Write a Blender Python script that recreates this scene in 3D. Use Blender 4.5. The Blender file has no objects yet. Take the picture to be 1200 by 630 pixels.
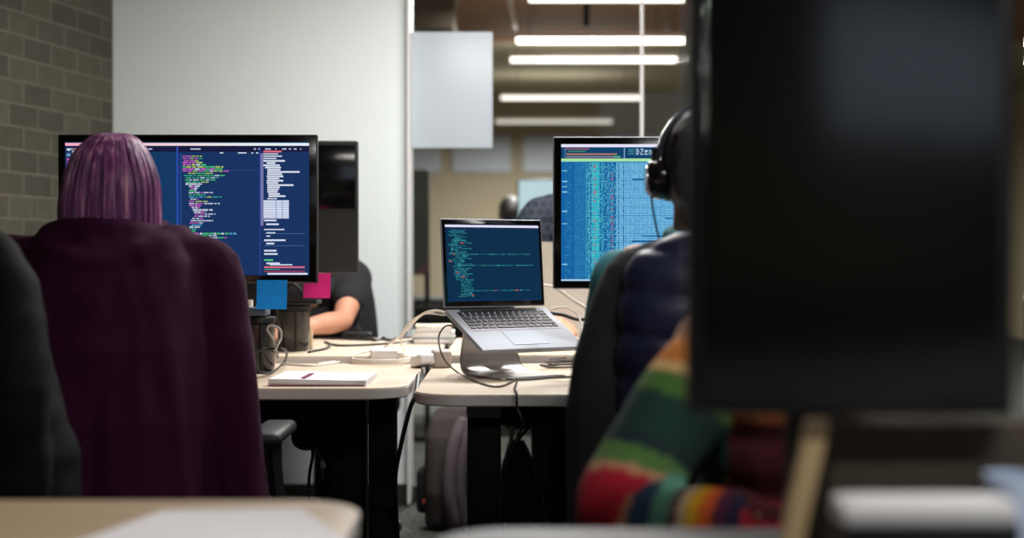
import bpy, bmesh, math, random
import numpy as np
from mathutils import Vector, Matrix, noise
PI = math.pi
sc = bpy.context.scene
F = 1667.0; EYE = 1.05

# ---------------------------------------------------------------- camera, world, light, exposure
cd = bpy.data.cameras.new('camera'); cam = bpy.data.objects.new('camera', cd)
sc.collection.objects.link(cam); sc.camera = cam
cam.location = (0, 0, EYE); cam.rotation_euler = (PI/2 - math.atan(15/F), 0, 0)
cd.sensor_width = 36; cd.lens = 36*F/1200; cd.clip_start = .05; cd.clip_end = 100
cd.dof.use_dof = True; cd.dof.focus_distance = 3.62; cd.dof.aperture_fstop = 1.9
sc.view_settings.view_transform = 'Standard'; sc.view_settings.look = 'None'
sc.view_settings.exposure = 0.0; sc.view_settings.gamma = 1; sc.view_settings.use_curve_mapping = False
w = bpy.data.worlds.new('daylight'); sc.world = w; w.use_nodes = True
w.node_tree.nodes['Background'].inputs[0].default_value = (.62, .74, .9, 1)
w.node_tree.nodes['Background'].inputs[1].default_value = 1.2

def area(name, loc, sx, sy, power, col=(1, .975, .945), rot=(0, 0, 0), spread=PI):
    l = bpy.data.lights.new(name, 'AREA'); l.shape = 'RECTANGLE'; l.size = sx; l.size_y = sy
    l.energy = power; l.color = col; l.spread = spread
    o = bpy.data.objects.new(name, l); sc.collection.objects.link(o); o.location = loc; o.rotation_euler = rot
    return o
# lamp table: (x, y, z, length, heading, watts) of every pendant; the light itself sits in the lamp's builder
NEAR_LAMPS = [(0.25, 4.6, 2.52, 1.3, 0, 70), (.35, 3.5, 2.74, 1.3, 0, 16), (2.3, 2.2, 2.7, 1.3, 0, 12), (.9, .45, 2.7, 1.3, 0, 36)]  # last lamp is added out of view to brighten the foreground
# (x_left px, x_right px, y px, distance)
FAR_LAMPS = [(618, 806, -2, 8.9, 3.2, 110), (604, 806, 47, 10.5, 7, 135), (597, 793, 69.5, 11.5, 3.2, 135), (586, 752, 114, 14.3, 2.0, 135), (580, 718, 142, 16.9, .75, 135)]

# ---------------------------------------------------------------- helpers
def P(px, py, D):
    return Vector(((px-600)/F*D, D, EYE-(py-300)/F*D))
def T(px, py, z=.74):
    D = F*(EYE-z)/(py-300); return Vector(((px-600)/F*D, D, z))
def lin(c):
    return tuple((x/255/12.92 if x/255 <= .04045 else ((x/255+.055)/1.055)**2.4) for x in c)

def mat(name, rgb, rough=.5, metal=0, spec=None, emit=None, estr=1, bump=None, vary=None, coat=0, sheen=0, stretch=(1, 1, 1), scale=20):
    m = bpy.data.materials.new(name); m.use_nodes = True
    nt = m.node_tree; b = nt.nodes['Principled BSDF']
    c = lin(rgb)+(1,)
    b.inputs['Base Color'].default_value = c; b.inputs['Roughness'].default_value = rough
    b.inputs['Metallic'].default_value = metal
    if spec is not None: b.inputs['Specular IOR Level'].default_value = spec
    if coat: b.inputs['Coat Weight'].default_value = coat
    if sheen: b.inputs['Sheen Weight'].default_value = sheen; b.inputs['Sheen Roughness'].default_value = .5
    if emit: b.inputs['Emission Color'].default_value = lin(emit)+(1,); b.inputs['Emission Strength'].default_value = estr
    if bump or vary:
        tc = nt.nodes.new('ShaderNodeTexCoord'); mp = nt.nodes.new('ShaderNodeMapping'); mp.inputs['Scale'].default_value = stretch
        n = nt.nodes.new('ShaderNodeTexNoise'); n.inputs['Scale'].default_value = scale; n.inputs['Detail'].default_value = 4
        nt.links.new(tc.outputs['Object'], mp.inputs['Vector']); nt.links.new(mp.outputs['Vector'], n.inputs['Vector'])
        if vary:
            r = nt.nodes.new('ShaderNodeValToRGB'); r.color_ramp.elements[0].position = .35; r.color_ramp.elements[1].position = .65
            r.color_ramp.elements[0].color = lin(vary)+(1,); r.color_ramp.elements[1].color = c
            nt.links.new(n.outputs['Fac'], r.inputs['Fac']); nt.links.new(r.outputs['Color'], b.inputs['Base Color'])
        if bump:
            bp = nt.nodes.new('ShaderNodeBump'); bp.inputs['Strength'].default_value = bump; bp.inputs['Distance'].default_value = .01
            nt.links.new(n.outputs['Fac'], bp.inputs['Height']); nt.links.new(bp.outputs['Normal'], b.inputs['Normal'])
    return m

def attr_mat(name, emission=True, strength=1.0, rough=.6):
    m = bpy.data.materials.new(name); m.use_nodes = True; nt = m.node_tree; b = nt.nodes['Principled BSDF']
    a = nt.nodes.new('ShaderNodeAttribute'); a.attribute_name = 'Col'
    b.inputs['Roughness'].default_value = rough
    if emission:
        b.inputs['Base Color'].default_value = (.004, .004, .004, 1)
        b.inputs['Specular IOR Level'].default_value = .04
        nt.links.new(a.outputs['Color'], b.inputs['Emission Color']); b.inputs['Emission Strength'].default_value = strength
    else: nt.links.new(a.outputs['Color'], b.inputs['Base Color'])
    return m

class MB:
    def __init__(s): s.b = bmesh.new()
    def _tf(s, vs, M):
        if M is not None: bmesh.ops.transform(s.b, matrix=M, verts=vs)
    def box(s, c, d, bev=0, rz=0, M=None, seg=2):
        r = bmesh.ops.create_cube(s.b, size=1); vs = r['verts']
        bmesh.ops.scale(s.b, vec=d, verts=vs)
        if bev:
            es = list({e for v in vs for e in v.link_edges})
            rr = bmesh.ops.bevel(s.b, geom=es, offset=min(bev, min(d)*.49), segments=seg, affect='EDGES', profile=.5)
            vs = list({v for f in rr['faces'] for v in f.verts} | {v for v in vs if v.is_valid})
        MM = Matrix.Translation(c) @ Matrix.Rotation(rz, 4, 'Z')
        if M is not None: MM = M @ MM
        s._tf(vs, MM); return s
    def tube(s, pts, r, n=10, cap=True):
        pts = [Vector(p) for p in pts]; k = len(pts)
        rs = r if isinstance(r, (list, tuple)) else [r]*k
        rings = []; up = None
        for i, p in enumerate(pts):
            t = (pts[min(i+1, k-1)]-pts[max(i-1, 0)]).normalized()
            if up is None:
                up = Vector((0, 0, 1)) if abs(t.z) < .9 else Vector((1, 0, 0))
            x = t.cross(up).normalized(); up = x.cross(t).normalized()
            rings.append([s.b.verts.new(p+(x*math.cos(a)+up*math.sin(a))*rs[i]) for a in [2*PI*j/n for j in range(n)]])
        for a, b in zip(rings, rings[1:]):
            for j in range(n): s.b.faces.new((a[j], a[(j+1) % n], b[(j+1) % n], b[j]))
        if cap: s.b.faces.new(rings[0][::-1]); s.b.faces.new(rings[-1])
        return s
    def loft(s, rings, closed=True, cap=True):
        R = [[s.b.verts.new(p) for p in r] for r in rings]; n = len(R[0])
        for a, b in zip(R, R[1:]):
            for j in range(n if closed else n-1): s.b.faces.new((a[j], a[(j+1) % n], b[(j+1) % n], b[j]))
        if cap and closed: s.b.faces.new(R[0][::-1]); s.b.faces.new(R[-1])
        return s
    def lathe(s, prof, c=(0, 0, 0), n=32, M=None):
        c = Vector(c); rings = []
        for r, z in prof:
            ring = [c+Vector((max(r, 1e-4)*math.cos(2*PI*j/n), max(r, 1e-4)*math.sin(2*PI*j/n), z)) for j in range(n)]
            if M is not None: ring = [M @ p for p in ring]
            rings.append(ring)
        return s.loft(rings)
    def ball(s, c, r, seg=20, M=None):
        rr = bmesh.ops.create_uvsphere(s.b, u_segments=seg, v_segments=seg//2+2, radius=1)
        r = (r, r, r) if isinstance(r, (int, float)) else r
        MM = Matrix.Translation(c) @ (M if M is not None else Matrix()) @ Matrix.Diagonal((*r, 1))
        s._tf(rr['verts'], MM); return s
    def limb(s, pts, rs, n=14):
        s.tube(pts, rs, n)
        for p, r in zip(pts, rs): s.ball(p, r*1.0, 14)
        return s
    def build(s, name, m=None, parent=None, smooth=True, loc=None):
        bmesh.ops.recalc_face_normals(s.b, faces=s.b.faces)
        me = bpy.data.meshes.new(name); s.b.to_mesh(me); s.b.free()
        return link(name, me, m, parent, smooth, loc)

def link(name, me, m=None, parent=None, smooth=True, loc=None):
    if m: me.materials.append(m)
    if smooth:
        me.polygons.foreach_set('use_smooth', [True]*len(me.polygons))
        try: me.set_sharp_from_angle(angle=math.radians(38))
        except Exception: pass
    o = bpy.data.objects.new(name, me); sc.collection.objects.link(o)
    if parent: o.parent = parent
    if loc is not None: o.location = loc
    return o

def voxel(mb, name, m, parent, vox=.009, smooth_it=3, disp=None, colour=None):
    """fuse the overlapping shapes of mb into one continuous skin"""
    o = mb.build(name+'_raw', None, None)
    md = o.modifiers.new('r', 'REMESH'); md.mode = 'VOXEL'; md.voxel_size = vox; md.use_smooth_shade = True
    ms = o.modifiers.new('s', 'SMOOTH'); ms.iterations = smooth_it; ms.factor = .5
    dg = bpy.context.evaluated_depsgraph_get()
    me = bpy.data.meshes.new_from_object(o.evaluated_get(dg)); me.name = name
    bpy.data.objects.remove(o, do_unlink=True)
    n = len(me.vertices)
    if disp:
        nr = [v.normal.copy() for v in me.vertices]
        for v, q in zip(me.vertices, nr): v.co = v.co + q*disp(v.co, q)
    if colour:
        ca = me.color_attributes.new('Col', 'FLOAT_COLOR', 'POINT')
        ca.data.foreach_set('color', [x for v in me.vertices for x in (*colour(v.co), 1)])
    me.materials.clear()
    ob = link(name, me, m, parent, False)
    me.polygons.foreach_set('use_smooth', [True]*len(me.polygons))
    return ob

def tag(o, label, cat, group=None):
    o['label'] = label; o['category'] = cat
    if group: o['group'] = group
    return o
def thing(name, label, cat, loc=(0, 0, 0), rz=0, group=None):
    o = bpy.data.objects.new(name, None); sc.collection.objects.link(o); o.empty_display_size = .1
    o.location = loc; o.rotation_euler = (0, 0, rz); return tag(o, label, cat, group)
def struct(o): o['kind'] = 'structure'; return o
def dup(root, loc, rz=None, label=None):
    r = root.copy(); sc.collection.objects.link(r); r.location = loc
    if rz is not None: r.rotation_euler = (0, 0, rz)
    if label: r['label'] = label
    for ch in list(root.children):
        c = ch.copy(); sc.collection.objects.link(c); c.parent = r
        for g in list(ch.children):
            d = g.copy(); sc.collection.objects.link(d); d.parent = c
    return r
def crom(pts, k=8):
    pts = [Vector(p) for p in pts]; q = [pts[0]*2-pts[1]]+pts+[pts[-1]*2-pts[-2]]; out = []
    for i in range(1, len(q)-2):
        for j in range(k):
            t = j/k; a, b, c, d = q[i-1:i+3]
            out.append(.5*((2*b)+(c-a)*t+(2*a-5*b+4*c-d)*t*t+(3*b-a-3*c+d)*t**3))
    out.append(pts[-1]); return out
def sell(cx, cy, z, hx, hy, n=64, p=2.4, f=None):
    r = []
    for j in range(n):
        a = 2*PI*j/n; c, s_ = math.cos(a), math.sin(a)
        k = (abs(c)**p+abs(s_)**p)**(-1/p); d = 1+(f(a, z) if f else 0)
        r.append(Vector((cx+hx*c*k*d, cy+hy*s_*k*d, z)))
    return r

# ---------------------------------------------------------------- materials
M = {}
M['black'] = mat('black_plastic', (14, 14, 15), .45)
M['gloss'] = mat('gloss_black', (8, 8, 9), .12)
M['dark'] = mat('charcoal_plastic', (30, 31, 33), .55)
M['steel'] = mat('black_steel', (6, 6, 7), .6, spec=.2)
M['grey'] = mat('grey_plastic', (110, 118, 128), .5)
M['alu'] = mat('aluminium', (205, 203, 202), .34, metal=1, bump=.02, scale=300)
M['alu_body'] = mat('brushed_aluminium', (158, 162, 170), .62, metal=.35, spec=.25)
M['white'] = mat('white_plastic', (232, 230, 228), .4)
M['cable_w'] = mat('white_cable', (222, 216, 208), .5)
M['cable_g'] = mat('grey_cable', (92, 86, 82), .5)
M['cable_b'] = mat('black_cable', (20, 19, 20), .5)
M['paper'] = mat('paper', (235, 233, 236), .8, bump=.05, scale=30)
M['mesh'] = mat('chair_fabric', (26, 27, 29), .85, bump=.2, scale=400)
M['skin'] = mat('skin', (214, 160, 132), .5, vary=(198, 140, 114), scale=9)
M['skin_d'] = mat('skin_darker_tone', (150, 108, 86), .55)  # one even, darker skin colour for the headphones wearer
M['hair_b'] = mat('dark_hair', (22, 17, 15), .5, bump=.5, scale=90, stretch=(1, 1, .15))
M['black_cloth'] = mat('black_cotton', (24, 24, 27), .9, bump=.15, scale=60)
M['denim'] = mat('dark_denim', (30, 36, 50), .9, bump=.2, scale=200)

def wood_mat(name, a, b, sc_=3.0, stretch=(1, 14, 14), rough=.45):
    m = bpy.data.materials.new(name); m.use_nodes = True; nt = m.node_tree; p = nt.nodes['Principled BSDF']
    tc = nt.nodes.new('ShaderNodeTexCoord'); mp = nt.nodes.new('ShaderNodeMapping'); mp.inputs['Scale'].default_value = stretch
    n = nt.nodes.new('ShaderNodeTexNoise'); n.inputs['Scale'].default_value = sc_; n.inputs['Detail'].default_value = 6
    n.inputs['Distortion'].default_value = .6
    r = nt.nodes.new('ShaderNodeValToRGB'); r.color_ramp.elements[0].position = .35; r.color_ramp.elements[1].position = .7
    r.color_ramp.elements[0].color = lin(a)+(1,); r.color_ramp.elements[1].color = lin(b)+(1,)
    nt.links.new(tc.outputs['Object'], mp.inputs['Vector']); nt.links.new(mp.outputs['Vector'], n.inputs['Vector'])
    nt.links.new(n.outputs['Fac'], r.inputs['Fac']); nt.links.new(r.outputs['Color'], p.inputs['Base Color'])
    p.inputs['Roughness'].default_value = rough; return m
M['maple'] = wood_mat('pale_maple_laminate', (208, 188, 164), (222, 205, 184))
M['tan_wood'] = wood_mat('tan_laminate', (176, 150, 116), (190, 166, 132))
M['edge'] = mat('pale_edge_band', (222, 214, 208), .5)

def brick_mat(name, c1, c2, mortar, scale=1.0, bw=.2, rh=.085, msize=.006, rot=(0, 0, 0)):
    m = bpy.data.materials.new(name); m.use_nodes = True; nt = m.node_tree; p = nt.nodes['Principled BSDF']
    tc = nt.nodes.new('ShaderNodeTexCoord'); mp = nt.nodes.new('ShaderNodeMapping'); mp.inputs['Rotation'].default_value = rot
    br = nt.nodes.new('ShaderNodeTexBrick'); br.inputs['Scale'].default_value = 1
    br.inputs['Brick Width'].default_value = bw; br.inputs['Row Height'].default_value = rh
    br.inputs['Mortar Size'].default_value = msize; br.inputs['Mortar Smooth'].default_value = .3
    br.inputs['Color1'].default_value = lin(c1)+(1,); br.inputs['Color2'].default_value = lin(c2)+(1,); br.inputs['Mortar'].default_value = lin(mortar)+(1,)
    nz = nt.nodes.new('ShaderNodeTexNoise'); nz.inputs['Scale'].default_value = 14; nz.inputs['Detail'].default_value = 6
    nt.links.new(tc.outputs['Object'], mp.inputs['Vector']); nt.links.new(mp.outputs['Vector'], br.inputs['Vector'])
    nt.links.new(tc.outputs['Object'], nz.inputs['Vector'])
    mx = nt.nodes.new('ShaderNodeMix'); mx.data_type = 'RGBA'; mx.blend_type = 'MULTIPLY'; mx.inputs['Factor'].default_value = .5
    nt.links.new(br.outputs['Color'], mx.inputs['A']); nt.links.new(nz.outputs['Fac'], mx.inputs['B'])
    nt.links.new(mx.outputs['Result'], p.inputs['Base Color'])
    ad = nt.nodes.new('ShaderNodeMath'); ad.operation = 'MULTIPLY_ADD'; ad.inputs[1].default_value = -1.0
    nt.links.new(br.outputs['Fac'], ad.inputs[0]); nt.links.new(nz.outputs['Fac'], ad.inputs[2])
    bp = nt.nodes.new('ShaderNodeBump'); bp.inputs['Strength'].default_value = .7; bp.inputs['Distance'].default_value = .008
    nt.links.new(ad.outputs[0], bp.inputs['Height']); nt.links.new(bp.outputs['Normal'], p.inputs['Normal'])
    p.inputs['Roughness'].default_value = .85; return m
M['brick'] = brick_mat('olive_painted_brick', (98, 94, 80), (80, 76, 64), (118, 114, 100), rot=(PI/2, 0, 0))
M['white_wall'] = mat('white_plaster', (234, 242, 242), .75, bump=.05, scale=60)
M['far_wall'] = mat('tan_plaster', (166, 153, 130), .85, bump=.1, scale=6)
M['plank'] = wood_mat('brown_timber_ceiling', (104, 66, 38), (140, 92, 56), 2, (1, 9, 1), .7)
M['olive'] = mat('olive_ceiling_paint', (160, 148, 124), .85)
M['carpet'] = mat('grey_green_carpet', (84, 88, 82), 1, vary=(42, 45, 42), bump=.6, scale=60, stretch=(1, .5, 1))
M['base'] = mat('dark_skirting', (40, 40, 38), .6)

glass = bpy.data.materials.new('partition_glass'); glass.use_nodes = True
nt = glass.node_tree; nt.nodes.remove(nt.nodes['Principled BSDF']); out = nt.nodes['Material Output']
tr = nt.nodes.new('ShaderNodeBsdfTransparent'); tr.inputs[0].default_value = (.93, .95, .94, 1)
gl = nt.nodes.new('ShaderNodeBsdfGlossy'); gl.inputs['Roughness'].default_value = .02
fr = nt.nodes.new('ShaderNodeFresnel'); fr.inputs['IOR'].default_value = 1.27
mx = nt.nodes.new('ShaderNodeMixShader')
nt.links.new(fr.outputs[0], mx.inputs[0]); nt.links.new(tr.outputs[0], mx.inputs[1]); nt.links.new(gl.outputs[0], mx.inputs[2]); nt.links.new(mx.outputs[0], out.inputs[0])

# ---------------------------------------------------------------- the room
H = 3.2
o = MB().box((1.5, 9, -.05), (14, 24, .1)).build('floor', M['carpet'], smooth=False); struct(o)
o = MB().box((1.5, 5.7, H+.05), (14, 17.2, .1)).build('ceiling', M['plank'], smooth=False); struct(o)
o = MB().box((1.5, 16.75, H+.05), (14, 4.9, .1)).build('ceiling', M['olive'], smooth=False); struct(o)
# olive brick wall runs from the corner towards the camera, a little askew
A = Vector((-(600-133)/F*6.0, 6.0, 0)); dirv = Vector((-.2027, -.979, 0)).normalized(); ang = math.atan2(dirv.y, dirv.x)
bw = MB().box((5.2, .1 if False else -.1, H/2), (10.4, .2, H)).build('wall_left', M['brick'], smooth=False); struct(bw)
bw.location = A; bw.rotation_euler = (0, 0, ang)
WX1 = -(600-478)/F*6.0
o = MB().box(((A.x-.1+WX1)/2, 6.08, H/2), (WX1-A.x+.1, .16, H)).build('wall_back', M['white_wall'], smooth=False); struct(o)
o = MB().box(((A.x+WX1)/2, 5.993, .045), (WX1-A.x, .014, .09), .003).build('baseboard_back', M['base'], smooth=False); struct(o)
o = MB().box((1.5, 19.1, H/2), (14, .2, H)).build('wall_far', M['far_wall'], smooth=False); struct(o)
o = MB().box((6.6, 8.3, H/2), (.2, 21.6, H)).build('wall_right', M['far_wall'], smooth=False); struct(o)
o = MB().box((-2.6, 12.6, H/2), (.2, 13.2, H)).build('wall_left', M['far_wall'], smooth=False); struct(o)
# rear wall; unseen daylight window added to reflect in the near dark screen
for nm, c, d in (('wall_rear', (-1.57, -2.6, H/2), (4.86, .15, H)), ('wall_rear', (5.3, -2.6, H/2), (2.6, .15, H)),
                 ('wall_rear', (2.43, -2.6, .74), (3.14, .15, 1.48)), ('wall_rear', (2.43, -2.6, (2.79+H)/2), (3.14, .15, H-2.79))):
    struct(MB().box(c, d).build(nm, M['far_wall'], smooth=False))
wf = MB()
for c, d in (((2.43, -2.58, 1.5), (3.14, .1, .04)), ((2.43, -2.58, 2.77), (3.14, .1, .04)), ((.88, -2.58, 2.13), (.04, .1, 1.24)), ((3.98, -2.58, 2.13), (.04, .1, 1.24))):
    wf.box(c, d)
struct(wf.build('window_1', M['white'], smooth=False))
# glass partition: panes, steel joint, bottom and top rail
XJ = (752-600)/F*6.1
for i, (x0, x1) in enumerate(((WX1, XJ-.004), (XJ+.004, 2.2), (2.21, 4.2), (4.21, 6.5))):
    o = MB().box(((x0+x1)/2, 6.1, (H+.07)/2), (x1-x0, .012, H-.07)).build('window_%d' % (i+2), glass, smooth=False); struct(o)
o = MB().box((XJ, 6.1, H/2), (.014, .02, H-.02), .003).build('trim_1', M['white'], smooth=False); struct(o)
o = MB().box(((WX1+6.5)/2, 6.1, .035), (6.5-WX1, .05, .07), .004).build('trim_2', M['base'], smooth=False); struct(o)
o = MB().box((WX1+.006, 6.05, H/2), (.012, .2, H-.02), .003).build('trim_3', M['white'], smooth=False); struct(o)

# far clerestory: frosted panes between tan mullions
M['frost'] = mat('frosted_pane', (176, 180, 190), .5)
wx = [(478, 516), (530, 599), (613, 690), (704, 781), (795, 870)]
for i, (a, b) in enumerate(wx):
    c = P((a+b)/2, 176, 18.95); wd = (b-a)/F*18.95
    o = MB().box((c.x, 18.975, 2.42), (wd, .05, .5), .01).build('window_%d' % (i+6), M['frost'], smooth=False); struct(o)
zz0 = P(505, 34, 9.1).z
M['duct'] = mat('grey_brown_duct', (104, 92, 78), .7)
o = MB().box((P(505, 25, 9.5).x, 9.5, (zz0+H)/2), (.34, .8, H-zz0), .01).build('ceiling_duct', M['duct'])
tag(o, 'square grey-brown duct box under the timber ceiling above the whiteboard', 'duct')

def pendant(x, y, z, L, strength, watts, label, tiny=False, g='linear pendant lamps'):
    t = thing('pendant_lamp', label, 'lamp', (x, y, z), 0, g)
    MB().box((0, 0, .03), (L, .05, .04), .006).build('housing', M['white'], t)
    k = mat('lamp_tube', (255, 250, 240), emit=(255, 247, 236), estr=strength)
    MB().tube([(-L/2+.01, 0, -.005), (L/2-.01, 0, -.005)], .022, 12).build('light_tube', k, t)
    for s in (-1, 1):
        MB().tube([(s*L*.38, 0, .05), (s*L*.38, 0, H-z+.005)], .003, 6).build('suspension_wire', M['steel'], t)
    a = area('lamp_light', (0, 0, -.035), L, .08, watts); a.parent = t
    if y > 6:
        a = area('ceiling_fill', (0, 0, .06), L, .06, watts*(.05 if y > 11 else .16), rot=(PI, 0, 0)); a.parent = t  # added upward fill that brightens the far ceiling
    return t
for i, (x, y, z, L, h, wt) in enumerate(NEAR_LAMPS):
    pendant(x, y, z, L, 6, wt, ['linear lamp above the white monitor desks', 'linear lamp above the purple-haired person', 'linear lamp above the striped-sweater person', 'added unseen linear lamp above the tall black monitor, brightening the foreground'][i])
FL = ['bright tube lamp cut by the top edge of the photo', 'brightest tube lamp just below the timber ceiling', 'tube lamp second below the timber ceiling', 'tube lamp whose end meets the steel glass joint', 'dimmest and lowest tube lamp, above the frosted windows']
for i, (a, b, y, D, st, wt) in enumerate(FAR_LAMPS):
    c = P((a+b)/2, y, D); pendant(c.x, c.y, c.z, (b-a)/F*D, st, wt, FL[i])
# pale bent conduit hanging from the ceiling
o = MB().tube(crom([P(597, -72, 9.6), P(598, 0, 9.6), P(600, 15, 9.6), P(604, 36, 9.6)]), .014, 8).build('ceiling_conduit', M['white'])
tag(o, 'short pale bent conduit hanging from the timber ceiling', 'pipe')
o = MB().tube([P(687, -62, 9.9), P(687, 31, 9.9)], .02, 8).build('ceiling_rod', M['steel'])
tag(o, 'thin black rod hanging above the brightest tube lamp', 'rod')

# whiteboard on the glass beside the white wall
a, b = P(480, 35, 6.0), P(577, 172, 6.0)
t = thing('whiteboard', 'small blank whiteboard fixed on the glass beside the white wall', 'whiteboard', ((a.x+b.x)/2, 6.07, b.z))
M['board'] = mat('whiteboard_enamel', (190, 200, 208), .4)
MB().box((0, 0, (a.z-b.z)/2), (b.x-a.x, .02, a.z-b.z), .002).build('panel', M['board'], t)

# ---------------------------------------------------------------- far room furnishings
t = thing('desk', 'dark desk standing beyond the glass partition', 'desk', (.4, 8.85, 0))
MB().box((0, 0, .77), (3.4, .8, .05), .01).build('tabletop', M['dark'], t)
MB().box((0, .3, .56), (3.3, .03, .36), .004).build('modesty_panel', M['dark'], t)
for sx in (-1.6, 1.6):
    for sy in (-.34, .34): MB().box((sx, sy, .375), (.05, .05, .75), .004).build('leg', M['steel'], t)
a, b = P(470, 198, 8.2), P(504, 322, 8.2)
t = thing('floor_screen', 'grey freestanding screen panel with round corners seen through glass', 'screen', ((a.x+b.x)/2, 8.2, 0))
pm = MB(); w_, h_ = b.x-a.x, a.z-b.z
pm.box((0, 0, (a.z+b.z)/2), (w_, .04, h_), .03, seg=4)
M['felt'] = mat('grey_felt', (92, 90, 86), .95, bump=.2, scale=60)
pm.build('panel', M['felt'], t)
for s in (-1, 1): MB().box((s*w_*.4, 0, b.z/2+.01), (.03, .03, b.z+.02), .004).build('leg', M['steel'], t)
MB().box((0, 0, .015), (w_*.9, .36, .03), .005).build('foot', M['steel'], t)

t = thing('computer_monitor', 'pale lit monitor beyond the glass partition', 'monitor', (P(648, 0, 8.75).x, 8.75, .795))
MB().box((0, 0, .56), (.44, .03, .34), .006).build('bezel', M['black'], t)
ks = mat('pale_screen', (200, 220, 230), emit=(176, 200, 208), estr=1)
MB().box((0, -.017, .565), (.42, .004, .31)).build('screen', ks, t, smooth=False)
MB().box((0, .02, .2), (.05, .03, .4), .004).build('stand', M['black'], t)
MB().box((0, .02, .008), (.24, .18, .016), .005).build('base', M['black'], t)

# ---------------------------------------------------------------- people
def seated_body(root, head, sh, hip, facing, skin, scale=1.0, elbows=None, hands=None, knees=None, feet=None, head_r=.078, shw=.17, trousers=True):
    """one continuous figure: root-local coordinates; facing = unit vector the face looks along"""
    f = Vector(facing).normalized(); side = Vector((f.y, -f.x, 0)).normalized()   # the person's right-hand side
    b = MB(); head, sh, hip = Vector(head), Vector(sh), Vector(hip)
    R = Matrix(((side.x, f.x, 0, 0), (side.y, f.y, 0, 0), (0, 0, 1, 0), (0, 0, 0, 1)))
    b.ball(head+f*.004, (head_r*.93, head_r*1.18, head_r*1.42), 22, R)           # skull
    b.ball(head+f*.038-Vector((0, 0, .052)), (head_r*.68, head_r*.68, head_r*.72), 18, R)  # jaw
    b.tube([head+f*.086+Vector((0, 0, .006)), head+f*.108-Vector((0, 0, .03))], [.008, .014], 8)   # nose
    b.tube([head+f*.084-side*.02-Vector((0, 0, .062)), head+f*.09-Vector((0, 0, .062)), head+f*.084+side*.02-Vector((0, 0, .062))], .007, 8)  # lips
    for s in (-1, 1):
        b.ball(head+side*s*(head_r*.96)-Vector((0, 0, .008)), (.012, .02, .032), 10, R)        # ears
        b.ball(head+f*.079+side*s*.03+Vector((0, 0, .012)), (.014, .01, .01), 10, R)          # eyes
    b.limb([head-Vector((0, 0, .04))-f*.01, sh+Vector((0, 0, .02))], [.055, .06])
    b.limb([sh+side*(shw-.02), sh-Vector((0, 0, .01)), sh-side*(shw-.02)], [.055, .085, .055])
    for i in range(5):
        u = i/4; c = (sh-Vector((0, 0, .06))).lerp(hip, u)
        b.ball(c, (.17-.03*math.sin(u*PI), .11, .12), 18, R)
    for s in (-1, 1):
        i = 0 if s < 0 else 1
        if elbows:
            S = sh+side*s*shw-Vector((0, 0, .02)); E = Vector(elbows[i]); Hn = Vector(hands[i])
            b.limb([S, S.lerp(E, .5), E], [.05, .047, .038]); b.limb([E, E.lerp(Hn, .35), Hn], [.038, .04, .026])
            d = (Hn-E).normalized(); u = d.cross(Vector((0, 0, 1))).normalized(); inn = -u if (u.dot(side)*s > 0) else u
            pc = Hn+d*.045; b.limb([Hn, pc, Hn+d*.075], [.026, .03, .03])
            b.limb([pc+u*.02, pc+d*.02+u*.02], [.016, .018]); b.limb([pc-u*.02, pc+d*.02-u*.02], [.016, .018])
            for q, (o_, ln) in enumerate(((-.03, .06), (-.01, .072), (.01, .068), (.03, .052))):
                a0 = Hn+d*.08+u*o_
                b.limb([a0, a0+d*ln*.5+Vector((0, 0, .004)), a0+d*ln-Vector((0, 0, .02))], [.0095, .009, .008], 10)
            a0 = Hn+d*.02+inn*.025
            b.limb([a0, a0+d*.03+inn*.025, a0+d*.06+inn*.03-Vector((0, 0, .008))], [.013, .011, .009], 10)
        if knees:
            L = hip+side*s*.1; K = Vector(knees[i]); Ft = Vector(feet[i])
            b.limb([L, L.lerp(K, .5), K], [.09, .08, .058]); b.limb([K, K.lerp(Ft, .3), Ft], [.055, .055, .038])
            b.limb([Ft-Vector((0, 0, .03)), Ft+f*.14-Vector((0, 0, .045))], [.036, .03])
    if knees and trousers:
        q_ = MB(); q_.ball(hip, (.19, .15, .12), 18, R)
        for s in (-1, 1):
            i = 0 if s < 0 else 1; L_ = hip+side*s*.1; K = Vector(knees[i]); Ft = Vector(feet[i])
            q_.limb([L_, L_.lerp(K, .5), K], [.105, .095, .074]); q_.limb([K, K.lerp(Ft, .3), Ft+Vector((0, 0, .03))], [.072, .07, .06])
        voxel(q_, 'trousers', M['denim'], root, .01, 2, folds(.006, 9, 6, 3))
        for s in (-1, 1):
            Ft = Vector(feet[0 if s < 0 else 1]); MB().limb([Ft-Vector((0, 0, .03))-f*.03, Ft+f*.06-Vector((0, 0, .035)), Ft+f*.17-Vector((0, 0, .045))], [.052, .048, .04]).build('shoe', M['black'], root)
    return voxel(b, 'body', skin, root, .0075, 2)

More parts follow.
